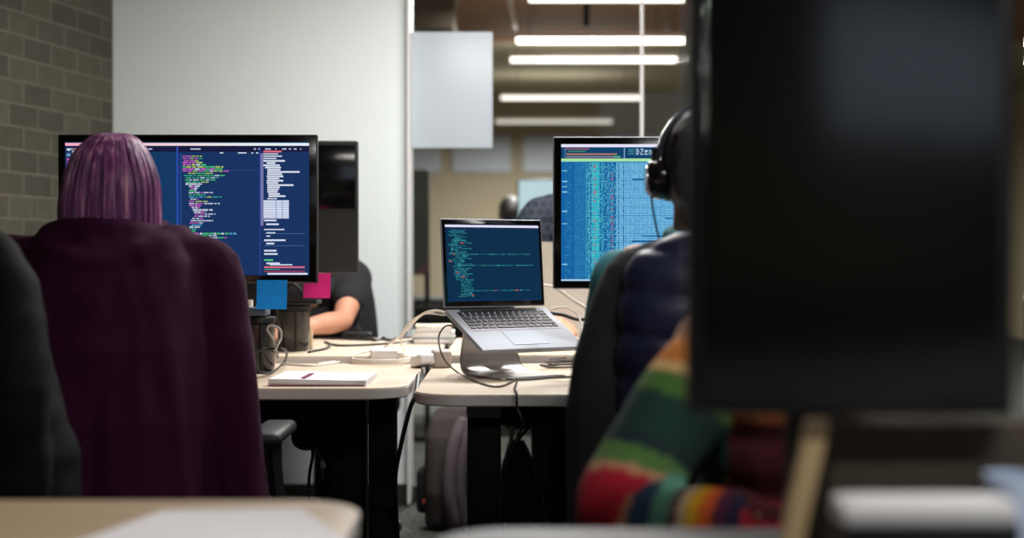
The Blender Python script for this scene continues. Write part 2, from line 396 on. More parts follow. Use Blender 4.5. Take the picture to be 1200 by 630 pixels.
def chair(loc, rz, label, back_top=.95, shell=None, arms=True):
    t = thing('office_chair', label, 'chair', loc, rz)
    MB().box((0, 0, .47), (.48, .46, .08), .035, seg=4).build('seat', M['mesh'], t)
    m = MB(); rg = []
    for i in range(9):
        u = i/8; z = .55+(back_top-.55)*u; hw = .215*(1-.25*u**3); y = -.22-.05*u+.03*math.sin(u*PI)
        rg.append([Vector((hw*math.cos(a)*(1 if abs(math.cos(a)) < .7 else .96), y+.022*math.sin(a)-.03*(math.cos(a)**2)*-1, z)) for a in [2*PI*j/24 for j in range(24)]])
    m.loft(rg).build('backrest', shell or M['mesh'], t)
    MB().tube(crom([(0, -.1, .42), (0, -.24, .42), (0, -.275, .52), (0, -.27, .62)]), .02, 10).build('back_bracket', M['black'], t)
    if arms:
        for s in (-1, 1):
            a = MB().box((s*.27, .0, .665), (.075, .26, .03), .014, seg=3).build('armrest', M['dark'], t)
            MB().tube(crom([(s*.22, 0, .44), (s*.285, 0, .47), (s*.28, 0, .56), (s*.27, 0, .655)]), .016, 8).build('support', M['black'], a)
    MB().tube([(0, 0, .09), (0, 0, .44)], [.032, .026], 16).build('gas_column', M['black'], t)
    m = MB()
    m.lathe([(.045, .075), (.045, .12), (.03, .13)], n=16)
    for k in range(5):
        a = 2*PI*k/5+.3; m.tube([(0, 0, .1), (.3*math.cos(a), .3*math.sin(a), .07)], [.026, .016], 8)
    m.build('star_base', M['black'], t)
    for k in range(5):
        a = 2*PI*k/5+.3; c = Vector((.3*math.cos(a), .3*math.sin(a), .028)); d = Vector((-math.sin(a), math.cos(a), 0))*.018
        MB().tube([c-d, c+d], .028, 14).build('caster', M['black'], t)
    return t

def folds(amp, fx, fz, seed=0, big=0):
    def f(co, nrm):
        n1 = noise.noise(Vector((co.x*fx+seed, co.y*fx, co.z*fz)))
        n2 = noise.noise(Vector((co.x*fx*2.3+seed+9, co.y*fx*2.3, co.z*fz*2.0)))
        n3 = noise.noise(Vector((co.x*3+seed, co.y*3, co.z*3)))
        return amp*(n1+.45*n2)+big*n3
    return f

# ---- purple-haired person in the burgundy hooded coat
PD = 3.02; hx = (131-600)/F*PD
pr = thing('person', 'person with long purple hair in a hooded burgundy coat, back turned, sitting', 'person', (hx, PD, 0))
seated_body(pr, (0, .02, 1.205), (0, -.0, 1.02), (0, -.03, .6), (0, 1, 0), M['skin'],
            shw=.15, elbows=[(-.18, .14, .80), (.18, .14, .80)], hands=[(-.07, .4, .79), (.07, .4, .79)],
            knees=[(-.13, .4, .52), (.13, .4, .52)], feet=[(-.13, .42, .09), (.13, .42, .09)], head_r=.07)
# hair: a long bob with combed locks
def hair_r(a, u):
    return 1+.035*noise.noise(Vector((math.cos(a)*7, math.sin(a)*7, u*1.2)))+.05*noise.noise(Vector((math.cos(a)*16+4, math.sin(a)*16, u*.9)))
def pxz(py): return EYE-(py-300)/F*PD
prof = [(155.5, 2, 135), (158, 14, 135), (163, 25, 134), (172, 35, 133), (184, 43, 132), (198, 49, 132), (212, 53, 132), (226, 55.5, 132), (240, 57, 131), (254, 57.5, 131), (268, 57, 131), (284, 54, 131)]
h = MB(); rings = []
for py, hw, cx in prof:
    z = pxz(py); hwm = hw/F*PD; u = (py-155)/120
    rings.append([Vector(((cx-131)/F*PD+hwm*math.cos(a)*hair_r(a, u), .0+hwm*1.12*math.sin(a)*(1 if math.sin(a) < 0 else .72)*hair_r(a, u), z)) for a in [2*PI*j/160 for j in range(160)]])
rings = rings[::-1]
h.loft(rings)
hm = bpy.data.materials.new('purple_hair'); hm.use_nodes = True; nt = hm.node_tree; p = nt.nodes['Principled BSDF']
tc = nt.nodes.new('ShaderNodeTexCoord'); mp = nt.nodes.new('ShaderNodeMapping'); mp.inputs['Scale'].default_value = (1, 1, .06)
nz = nt.nodes.new('ShaderNodeTexNoise'); nz.inputs['Scale'].default_value = 75; nz.inputs['Detail'].default_value = 5
r = nt.nodes.new('ShaderNodeValToRGB'); e = r.color_ramp.elements
e[0].position = .3; e[0].color = lin((82, 34, 82))+(1,); e[1].position = .72; e[1].color = lin((205, 150, 165))+(1,)
for q, c in ((.45, (122, 62, 116)), (.58, (156, 92, 142))): x = e.new(q); x.color = lin(c)+(1,)
nt.links.new(tc.outputs['Object'], mp.inputs[0]); nt.links.new(mp.outputs[0], nz.inputs['Vector']); nt.links.new(nz.outputs['Fac'], r.inputs[0]); nt.links.new(r.outputs[0], p.inputs['Base Color'])
bp = nt.nodes.new('ShaderNodeBump'); bp.inputs['Strength'].default_value = .8; bp.inputs['Distance'].default_value = .006
nt.links.new(nz.outputs['Fac'], bp.inputs['Height']); nt.links.new(bp.outputs[0], p.inputs['Normal']); p.inputs['Roughness'].default_value = .42
p.inputs['Anisotropic'].default_value = .5
hair = h.build('hair', hm, pr)
random.seed(3)
for k in range(46):   # loose locks lying over the bob
    a = PI+PI*(k+.5)/46+random.uniform(-.03, .03); pts = []; a2 = a+random.uniform(-.12, .12)
    for i, (py, hw, cx) in enumerate(prof[1:]):
        u = i/(len(prof)-2); aa = a*(1-u)+a2*u; k_ = 1.0+.012*math.sin(k*2.1+u*3)
        pts.append(Vector(((cx-131)/F*PD+hw/F*PD*math.cos(aa)*k_, hw/F*PD*1.12*math.sin(aa)*k_*(1 if math.sin(aa) < 0 else .72), pxz(py))))
    MB().tube(crom(pts, 3), [.002]+[.0052]*(len(crom(pts, 3))-2)+[.001], 6).build('lock', hm, hair)

M['burg'] = mat('burgundy_cotton', (54, 8, 42), .9, spec=.2, bump=.12, scale=90)
c = MB(); q = lambda px: (px-131)/F*PD
def pt(px, py, y): return Vector((q(px), y, pxz(py)))
rings = []
for py, l, r_, hy in ((700, 20, 268, .17), (580, 22, 262, .165), (480, 26, 256, .155), (400, 30, 250, .145), (340, 34, 246, .135), (305, 40, 244, .12), (288, 48, 232, .105), (276, 60, 205, .09), (262, 74, 188, .085), (256, 82, 178, .075)):
    rings.append(sell(q((l+r_)/2), -.03-.11*min(1, max(0, (py-290)/150)), pxz(py), q(131+(r_-l)/2), hy+.02, p=2.3))
c.loft(rings)
c.limb(crom([pt(225, 300, -.03), pt(258, 322, -.03), pt(268, 400, -.06), pt(280, 500, -.08), pt(294, 640, -.08)], 4), [.048]+[.056]*7+[.062]*8+[.066])
c.limb(crom([pt(48, 300, -.03), pt(24, 322, -.03), pt(8, 400, -.06), pt(0, 500, -.08), pt(-6, 640, -.08)], 4), [.048]+[.056]*7+[.062]*8+[.066])
c.limb([pt(252, 299, -.03), pt(280, 303, -.03)], [.024, .012])
c.limb([pt(48, 290, -.03), pt(14, 285, -.03)], [.03, .022])
# hood lying on the shoulders
c.limb(crom([pt(70, 276, -.02), pt(90, 300, -.12), pt(140, 318, -.15), pt(192, 302, -.12), pt(214, 278, -.02)], 4), [.03]+[.042]*15+[.03])
c.limb(crom([pt(82, 268, .03), pt(95, 272, -.075), pt(132, 275, -.1), pt(170, 272, -.075), pt(186, 268, .03)], 4), [.022]*17)
def coatf(co, n):
    g = folds(.017, 13, 1.5, 4, .008)(co, n)
    band = max(0, min(1, (1.0-co.z)*5)); 
    return g*(.35+.65*band)
voxel(c, 'hooded_coat', M['burg'], pr, .0085, 4, coatf)
chair((hx+.055, PD+.08, 0), 0, 'black office chair under the burgundy coat with one dark armrest showing', .84)

# ---- charcoal quilted jacket over a chair at the photo edge
JD = 2.5
def zz(py, D): return EYE-(py-300)/F*D
def xx(px, D): return (px-600)/F*D
cx0 = xx(-72, JD)
chair((cx0, JD-.2, 0), PI, 'office chair beneath the charcoal coat beside the brick wall', .98, arms=False)
M['char'] = mat('charcoal_nylon', (10, 11, 12), .8, spec=.2, bump=.15, scale=30)
jt = thing('coat', 'charcoal coat hanging over a chair back beside the burgundy coat', 'coat', (cx0, JD, 0))
c = MB(); rings = []
for py, hw, hy in ((640, 166, .15), (580, 160, .15), (530, 157, .145), (450, 138, .135), (370, 118, .125), (320, 100, .115), (290, 78, .1), (272, 55, .085), (262, 25, .06)):
    rings.append(sell(0, 0, zz(py, JD), hw/F*JD, hy, p=2.3))
c.loft(rings)
c.limb(crom([Vector((.1, -.02, zz(300, JD))), Vector((.15, -.06, zz(360, JD))), Vector((.17, -.1, zz(450, JD))), Vector((.17, -.1, zz(560, JD)))], 4), [.05]*5+[.056]*8)
voxel(c, 'shell', M['char'], jt, .0085, 3, lambda co, n: .006*noise.noise(Vector((co.x*8, co.y*8, co.z*22)))+.01*noise.noise(co*9))

# ---- person with headphones and the navy puffer jacket hung on the chair
HD = 2.75; hx2 = xx(826, HD)
hp = thing('person', 'person with dark hair and black headphones in a teal shirt, back turned', 'person', (hx2, HD, 0))
seated_body(hp, (0, .05, zz(196, HD)), (0, .05, 1.02), (0, .02, .6), (0, 1, 0), M['skin_d'],
            shw=.145, elbows=[(-.172, .26, .80), (.172, .26, .80)], hands=[(-.05, .5, .80), (.08, .5, .80)],
            knees=[(-.13, .42, .52), (.13, .42, .52)], feet=[(-.13, .44, .09), (.13, .44, .09)], head_r=.076)
hb = MB(); hb.ball((0, .035, zz(190, HD)), (.0815, .1, .112), 26); hb.ball((0, -.02, zz(212, HD)), (.07, .06, .07), 20)
hb = voxel(hb, 'hair', M['hair_b'], hp, .006, 2, lambda co, n: .0025*noise.noise(co*60))
M['teal'] = mat('teal_print_cotton', (40, 140, 160), .85, vary=(80, 150, 150), scale=16)
M['teal_collar'] = mat('teal_cotton', (30, 128, 140), .85)
s = MB()
s.limb([(-.12, .05, 1.0), (0, .05, 1.03), (.12, .05, 1.0)], [.068, .095, .068])
for u in range(5): s.ball((0, .045, .95-.085*u), (.175, .125, .11), 18)
for g in (-1, 1):
    s.limb([(g*.148, .055, .995), (g*.162, .16, .9), (g*.172, .26, .8)], [.074, .066, .06]); s.limb([(g*.172, .26, .8), (g*.09, .42, .8)], [.056, .046])
voxel(s, 'shirt', M['teal'], hp, .009, 3, folds(.006, 9, 5, 2))
MB().tube([Vector((.062*math.cos(a), .04+.062*math.sin(a), 1.088+.012*math.sin(a))) for a in [2*PI*j/24 for j in range(25)]], .017, 10).build('collar', M['teal_collar'], hp)

ht = thing('headphones', 'black over-ear headphones worn on the dark-haired head', 'headphones', (hx2, HD+.05, zz(196, HD)))
M['hp'] = mat('headphone_plastic', (24, 24, 26), .18, coat=.5)
M['hp_metal'] = mat('headphone_steel', (150, 150, 156), .25, metal=1)
bandp = [Vector((.09*math.cos(a), -.01, -.005+.128*math.sin(a))) for a in [PI*j/28 for j in range(29)]]
m = MB(); rg = []
for i, p_ in enumerate(bandp):
    a = PI*i/28; d = Vector((math.cos(a), 0, math.sin(a)))
    rg.append([p_+d*.005*s1+Vector((0, .014*s2, 0)) for s1, s2 in ((-1, -1), (1, -1), (1, 1), (-1, 1))])
m.loft(rg).build('headband', M['hp'], ht)
for g in (-1, 1):
    R90 = Matrix.Translation((g*.072, -.005, -.02)) @ Matrix.Rotation(g*PI/2, 4, 'Y')
    cup = MB().lathe([(.02, .037), (.03, .035), (.038, .026), (.041, .012), (.041, .004)], n=28, M=R90).build('ear_cup', M['hp'], ht)
    MB().lathe([(.036, .005), (.043, .0), (.045, -.008), (.04, -.016), (.028, -.018)], n=28, M=R90).build('ear_pad', M['black'], cup)
    MB().lathe([(.022, .039), (.026, .0385), (.026, .036)], n=28, M=R90).build('ring', M['hp_metal'], cup)
    MB().tube([(g*.093, -.01, .04), (g*.096, -.01, .0)], .006, 8).build('slider', M['hp_metal'], ht)
MB().tube(crom([(-.1, -.01, -.055), (-.095, -.03, -.1), (-.085, -.05, -.15), (-.06, -.03, -.22), (-.05, .05, -.3)]), .0022, 6).build('cord', M['cable_b'], ht)

chair((hx2, HD+.05, 0), 0, 'office chair behind the navy puffer jacket at the lit monitor', .93, arms=False)
JJ = 2.56
jk = thing('puffer_jacket', 'navy puffer jacket with charcoal side hung on the chair of the headphones wearer', 'jacket', (xx(813, JJ), JJ, 0))
M['navy'] = mat('navy_nylon', (34, 38, 70), .42, bump=.1, scale=60)
M['wool'] = mat('charcoal_wool', (46, 46, 50), .95, bump=.2, scale=150)
c = MB(); rings = []
for py, hw, hy in ((700, 150, .11), (600, 148, .11), (480, 150, .11), (420, 141, .105), (380, 128, .1), (340, 114, .09), (312, 100, .075), (296, 84, .06), (284, 56, .045), (277, 30, .03)):
    rings.append(sell(0, .02, zz(py, JJ), hw/F*JJ, hy, p=2.2))
voxel(c.loft(rings), 'charcoal_shell', M['wool'], jk, .008, 3, folds(.006, 9, 2, 7))
def puff(co, n):
    d = abs(math.sin((co.z+.12*co.x)*PI/.075))**.6
    return .010*d+.006*noise.noise(co*12)
c = MB(); rings = []
for py, hw, hy in ((700, 96, .08), (600, 98, .085), (480, 100, .085), (420, 98, .08), (360, 94, .075), (320, 86, .06), (298, 74, .05), (286, 52, .04), (279, 30, .03)):
    rings.append(sell(.012, -.055, zz(py, JJ), hw/F*JJ, hy, p=2.4))
voxel(c.loft(rings), 'quilted_back', M['navy'], jk, .007, 1, puff)

# ---- person in the striped sweater, facing the lens behind the tall monitor
SD = 1.92
sp = thing('person', 'person in a bright striped knit sweater, bent arm showing, face behind the black monitor', 'person', (xx(985, SD), SD, 0))
def L(px, py, D): return Vector((xx(px, D)-xx(985, SD), D-SD, zz(py, D)))
shL, elL, haL = L(840, 428, 1.93), L(728, 612, 1.84), L(965, 628, 1.70)
seated_body(sp, (0, -.02, 1.20), (0, .02, .955), (0, .08, .55), (0, -1, 0), M['skin'],
            elbows=[(.17, -.06, .72), tuple(elL)], hands=[(.1, -.14, .62), tuple(haL)],
            knees=[(.12, -.3, .5), (-.12, -.3, .5)], feet=[(.12, -.3, .09), (-.12, -.3, .09)], head_r=.073)
hb = MB(); hb.ball((0, .0, 1.225), (.08, .1, .105), 24); voxel(hb, 'hair', M['hair_b'], sp, .007, 2)
S = [((196, 120, 48), .06), ((206, 168, 110), .02), ((74, 112, 50), .035), ((22, 56, 48), .075), ((24, 44, 50), .02), ((84, 122, 62), .035), ((186, 136, 104), .016), ((172, 18, 44), .082),
     ((170, 122, 90), .014), ((28, 52, 74), .044), ((88, 142, 122), .034), ((88, 30, 42), .012), ((200, 178, 150), .014), ((226, 172, 30), .022), ((222, 96, 36), .022), ((84, 28, 62), .022), ((24, 26, 52), .022), ((176, 18, 48), .05), ((40, 110, 70), .05)]
AR = crom([L(800, 395, 1.93), L(770, 470, 1.9), L(733, 560, 1.87), L(730, 612, 1.845), L(775, 626, 1.82), L(880, 634, 1.76), L(960, 640, 1.71)], 8)
arc = [0]
for a, b in zip(AR, AR[1:]): arc.append(arc[-1]+(b-a).length)
tot = arc[-1]; ssum = sum(x[1] for x in S)
TS = [((176, 18, 44), .07), ((20, 8, 12), .0), ((70, 10, 22), .10), ((150, 84, 40), .016), ((58, 84, 36), .034), ((120, 104, 84), .036), ((24, 44, 50), .05), ((172, 18, 44), .07), ((226, 172, 30), .03)]
def stripe(co):
    if abs(co.x) < .155:
        z = co.z-.66
        k = 0
        for cc, wd in TS:
            if k <= z < k+wd: return lin(cc)
            k += wd
        return lin((70, 10, 22))
    cc = co if co.x < 0 else Vector((-co.x, co.y, co.z))
    i = min(range(len(AR)), key=lambda j: (AR[j]-cc).length_squared)
    s0 = arc[i]
    if i+1 < len(AR): d = (AR[i+1]-AR[i]); s0 += (cc-AR[i]).dot(d.normalized())
    s0 = s0/tot*ssum; k = 0
    for c_, wd in S:
        if s0 < k+wd: return lin(c_)
        k += wd
    return lin(S[-1][0])
knit = attr_mat('striped_knit', False, rough=.95)
c = MB()
c.limb([shL+Vector((.03, 0, .02)), (0, .02, .985), (.13, .02, .96)], [.068, .085, .06])
for u in range(6): c.ball((-.01, .03+.01*u, .93-.075*u), (.185, .145, .1), 18)
c.limb([(.13, .02, .95), (.165, -.02, .83), (.17, -.06, .72)], [.06, .056, .052]); c.limb([(.17, -.06, .72), (.11, -.13, .63)], [.052, .045])
if True:
    g = 1; pts = [Vector((g*v.x, v.y, v.z)) for v in crom([shL, L(768, 520, 1.88), L(738, 604, 1.85), L(790, 630, 1.81), L(880, 636, 1.76), L(950, 640, 1.715)], 4)]
    c.limb(pts, [.066+.004*math.sin(i) for i in range(len(pts)-5)]+[.055, .052, .05, .047, .046])
voxel(c, 'sweater', knit, sp, .0075, 2, folds(.005, 8, 8, 3), stripe)
chair((xx(985, SD), SD+.12, 0), PI, 'office chair of the striped-sweater person', .9)

# ---- black t-shirt person across the desk
bp_ = thing('person', 'person in a black t-shirt resting a bare forearm on the desk', 'person', (xx(366, 5.35), 5.35, 0))
def L2(px, py, D): return Vector((xx(px, D)-xx(366, 5.35), D-5.35, zz(py, D)))
el = L2(401, 376, 5.1); ha = L2(352, 384, 4.93)
seated_body(bp_, (-.0, -.1, 1.17), (0, -.05, .98), (0, .05, .55), (0, -1, 0), M['skin'],
            elbows=[tuple(el), (-.28, -.2, .80)], hands=[tuple(ha), (-.16, -.4, .80)],
            knees=[(.13, -.34, .5), (-.13, -.34, .5)], feet=[(.13, -.34, .09), (-.13, -.34, .09)], head_r=.074)
c = MB()
c.limb([(-.15, -.05, .97), (0, -.05, 1.0), (.15, -.05, .97)], [.07, .085, .07])
for u in range(5): c.ball((0, -.04+.015*u, .92-.08*u), (.19, .125, .1), 18)
for g, e_ in ((1, el), (-1, Vector((-.28, -.2, .80)))):
    S_ = Vector((g*.165, -.05, .965)); c.limb([S_, S_.lerp(e_, .32), S_.lerp(e_, .5)], [.066, .064, .06])
voxel(c, 'shirt', M['black_cloth'], bp_, .008, 2, folds(.006, 9, 5, 12))
hb = MB(); hb.ball((0, -.07, 1.195), (.08, .1, .105), 24); voxel(hb, 'hair', M['hair_b'], bp_, .007, 2)
chair((xx(372, 5.35), 5.45, 0), PI, 'black office chair behind the person in the black t-shirt', .99)

# ---- person in the dark checked shirt behind the far desk
def plain_person(label, px, D, head_z, shirt, lean=0.0, facing=(0, -1, 0), sh_z=1.16):
    x = xx(px, D); t = thing('person', label, 'person', (x, D, 0)); s = facing[1]
    seated_body(t, (0, s*(.06+lean), head_z), (0, s*.02+s*lean*.6, sh_z), (0, 0, .62), facing, M['skin'],
                elbows=[(.27*-s, s*.18, .86), (-.27*-s, s*.18, .86)], hands=[(.14*-s, s*.4, .82), (-.14*-s, s*.4, .82)],
                knees=[(.13*-s, s*.4, .56), (-.13*-s, s*.4, .56)], feet=[(.13*-s, s*.42, .09), (-.13*-s, s*.42, .09)], head_r=.076)
    yo = s*(.02+lean*.6); c = MB(); c.limb([(-.16, yo, sh_z-.005), (0, yo, sh_z+.01), (.16, yo, sh_z-.005)], [.078, .1, .078])
    for u in range(6): c.ball((0, s*lean*.6*(1-u/5), sh_z-.06-.09*u), (.195, .13, .11), 18)
    for g in (-1, 1):
        E_ = Vector((g*.27, s*.18, .86)); S_ = Vector((g*.17, yo, sh_z-.02)); c.limb([S_, S_.lerp(E_, .5), E_], [.08, .068, .056]); c.limb([(g*.27, s*.18, .86), (g*.17, s*.34, .825)], [.054, .042])
    voxel(c, 'shirt', shirt, t, .009, 2, folds(.006, 9, 5, 1))
    hb = MB(); hb.ball((0, s*(.045+lean), head_z+.02), (.081, .1, .105), 24); voxel(hb, 'hair', M['hair_b'], t, .007, 2)
    return t
M['check'] = brick_mat('dark_checked_cotton', (30, 38, 52), (22, 28, 40), (56, 66, 84), bw=.03, rh=.03, msize=.003, rot=(PI/2, 0, 0))
plain_person('person in a dark blue checked shirt beyond the laptop', 682, 5.45, 1.335, M['check'], .12, sh_z=1.2)
M['blue_cloth'] = mat('blue_cotton', (70, 130, 180), .9)
plain_person('person with dark hair seen through the glass above the laptop', 598, 9.55, 1.335, M['blue_cloth'], .05, facing=(0, 1, 0), sh_z=1.1)
chair((xx(598, 9.55), 9.58, 0), 0, 'dark office chair beyond the glass under the blue-shirted person', .92)
M['shell'] = mat('white_chair_shell', (190, 190, 184), .5)
wc = chair((xx(662, 4.98)+.02, 5.28, 0), 0, 'white-backed chair behind the laptop and lit monitor', 1.1, M['shell'])


# ---------------------------------------------------------------- desks
def rrect(x0, x1, y0, y1, r, z, n=8):
    """rounded outline; r = (front-left, front-right, back-right, back-left)"""
    out_ = []
    for (cx, cy, rr, a0) in ((x0+r[0], y0+r[0], r[0], PI), (x1-r[1], y0+r[1], r[1], 1.5*PI), (x1-r[2], y1-r[2], r[2], 0), (x0+r[3], y1-r[3], r[3], PI/2)):
        for j in range(n+1):
            a = a0+PI/2*j/n; out_.append(Vector((cx+rr*math.cos(a), cy+rr*math.sin(a), z)))
    return out_
def desktop(t, x0, x1, y0, y1, r, ztop, th=.028, top=None, edge=None):
    a = MB(); a.loft([rrect(x0+.0015, x1-.0015, y0+.0015, y1-.0015, r, ztop-.004), rrect(x0+.0015, x1-.0015, y0+.0015, y1-.0015, r, ztop-.0008), rrect(x0+.0035, x1-.0035, y0+.0035, y1-.0035, r, ztop)])
    tp = a.build('tabletop', top or M['maple'], t)
    b = MB(); b.loft([rrect(x0+.003, x1-.003, y0+.003, y1-.003, r, ztop-th), rrect(x0, x1, y0, y1, r, ztop-th+.003), rrect(x0, x1, y0, y1, r, ztop-.004), rrect(x0+.002, x1-.002, y0+.002, y1-.002, r, ztop-.0035)])
    b.build('edge_band', edge or M['edge'], tp)
TOP = .74
# left front
t = thing('desk', 'pale wood desk carrying the wide code monitor and white papers', 'desk', (-1.1, 3.7, 0))
desktop(t, -.95, .85, -.36, .415, (.04, .1, .02, .02), TOP)
MB().box((-.05, -.16, .68), (1.5, .06, .06), .004).build('crossbeam', M['steel'], t)
MB().box((-.05, .05, .685), (1.5, .36, .045), .004).build('cable_tray', M['steel'], t)
for px0, px1, D in ((389, 428, 3.60), (431, 463, 3.52)):
    x0, x1 = xx(px0, D)+1.1, xx(px1, D)+1.1
    MB().box(((x0+x1)/2, D-3.7+.04, .365), (x1-x0, .07, .69), .004).build('leg', M['steel'], t)
MB().box((-.85, -.05, .365), (.08, .5, .69), .004).build('leg', M['steel'], t)
# right front
t = thing('desk', 'pale wood desk carrying the laptop on its metal stand', 'desk', (.0, 3.65, 0))
desktop(t, -.225, 1.0, -.46, .465, (.1, .04, .02, .02), TOP)
x0, x1 = xx(548, 3.3), xx(587, 3.3)
lg = MB().box(((x0+x1)/2, -.33, .355), (x1-x0, .09, .70), .004).build('leg', M['steel'], t)
MB().box(((x0+x1)/2, -.385, .695), (x1-x0+.003, .03, .03), .006).build('end_cap', M['grey'], lg)
MB().box((.45, -.3, .68), (1.0, .06, .05), .004).build('crossbeam', M['steel'], t)
MB().box((.45, -.1, .685), (1.0, .3, .045), .004).build('cable_tray', M['steel'], t)
MB().box((.93, -.05, .355), (.08, .5, .70), .004).build('leg', M['steel'], t)
# back pair, a touch higher
t = thing('desk', 'pale wood desk where the bare forearm rests, behind the code monitor', 'desk', (-1.1, 4.6, 0))
desktop(t, -.68, .88, -.47, .45, (.02, .02, .03, .03), .76)
for sx in (-.6, .2):
    MB().box((sx, .05, .367), (.08, .07, .732), .004).build('leg', M['steel'], t)
t = thing('desk', 'pale wood desk in front of the checked-shirt person, behind the laptop', 'desk', (0, 4.6, 0))
desktop(t, -.2, 1.15, -.42, .45, (.02, .02, .03, .03), .76)
for sx in (.3, 1.05):
    MB().box((sx, .05, .367), (.08, .07, .732), .004).build('leg', M['steel'], t)
# near tables
t = thing('table', 'blurred tan wooden table with a rounded corner holding white paper', 'table', (0, 0, 0))
desktop(t, -1.4, -.185, 1.0, 1.81, (.03, .07, .09, .03), TOP, .03, M['tan_wood'], M['edge'])
for sx in (-1.3, -.5):
    for sy in (1.1, 1.6): MB().box((sx, sy, .355), (.05, .05, .71), .004).build('leg', M['steel'], t)
t = thing('table', 'grey-topped table under the black upright monitor', 'table', (0, 0, 0))
M['grey_top'] = mat('grey_laminate', (120, 122, 126), .5)
desktop(t, -.085, 1.6, .75, 1.625, (.03, .03, .03, .08), TOP, .03, M['grey_top'], M['grey_top'])
for sx in (.05, 1.5):
    for sy in (.85, 1.45): MB().box((sx, sy, .355), (.05, .05, .71), .004).build('leg', M['steel'], t)

# ---------------------------------------------------------------- screens
def screen_mesh(name, W, Hh, nx, ny, draw, parent, loc, strength=1.0, mt=None):
    img = np.zeros((ny, nx, 3)); draw(img)
    img = np.where(img/255 <= .04045, img/255/12.92, ((img/255+.055)/1.055)**2.4)
    xs = np.linspace(-W/2, W/2, nx+1); zs = np.linspace(Hh/2, -Hh/2, ny+1)
    X, Z = np.meshgrid(xs, zs); V = np.stack([X, np.zeros_like(X), Z], -1).reshape(-1, 3)
    i = np.arange(ny)[:, None]*(nx+1)+np.arange(nx)[None]
    Fc = np.stack([i, i+nx+1, i+nx+2, i+1], -1).reshape(-1, 4)
    me = bpy.data.meshes.new(name); me.vertices.add(len(V)); me.vertices.foreach_set('co', V.ravel())
    me.loops.add(Fc.size); me.loops.foreach_set('vertex_index', Fc.ravel().astype(np.int32))
    me.polygons.add(len(Fc)); me.polygons.foreach_set('loop_start', np.arange(0, Fc.size, 4, dtype=np.int32))
    me.update(calc_edges=True); me.validate()
    ca = me.color_attributes.new('Col', 'FLOAT_COLOR', 'CORNER')
    col = np.ones((len(Fc), 4, 4)); col[:, :, :3] = img.reshape(-1, 1, 3); ca.data.foreach_set('color', col.ravel())
    return link(name, me, mt or attr_mat(name+'_light', True, strength), parent, False, loc)

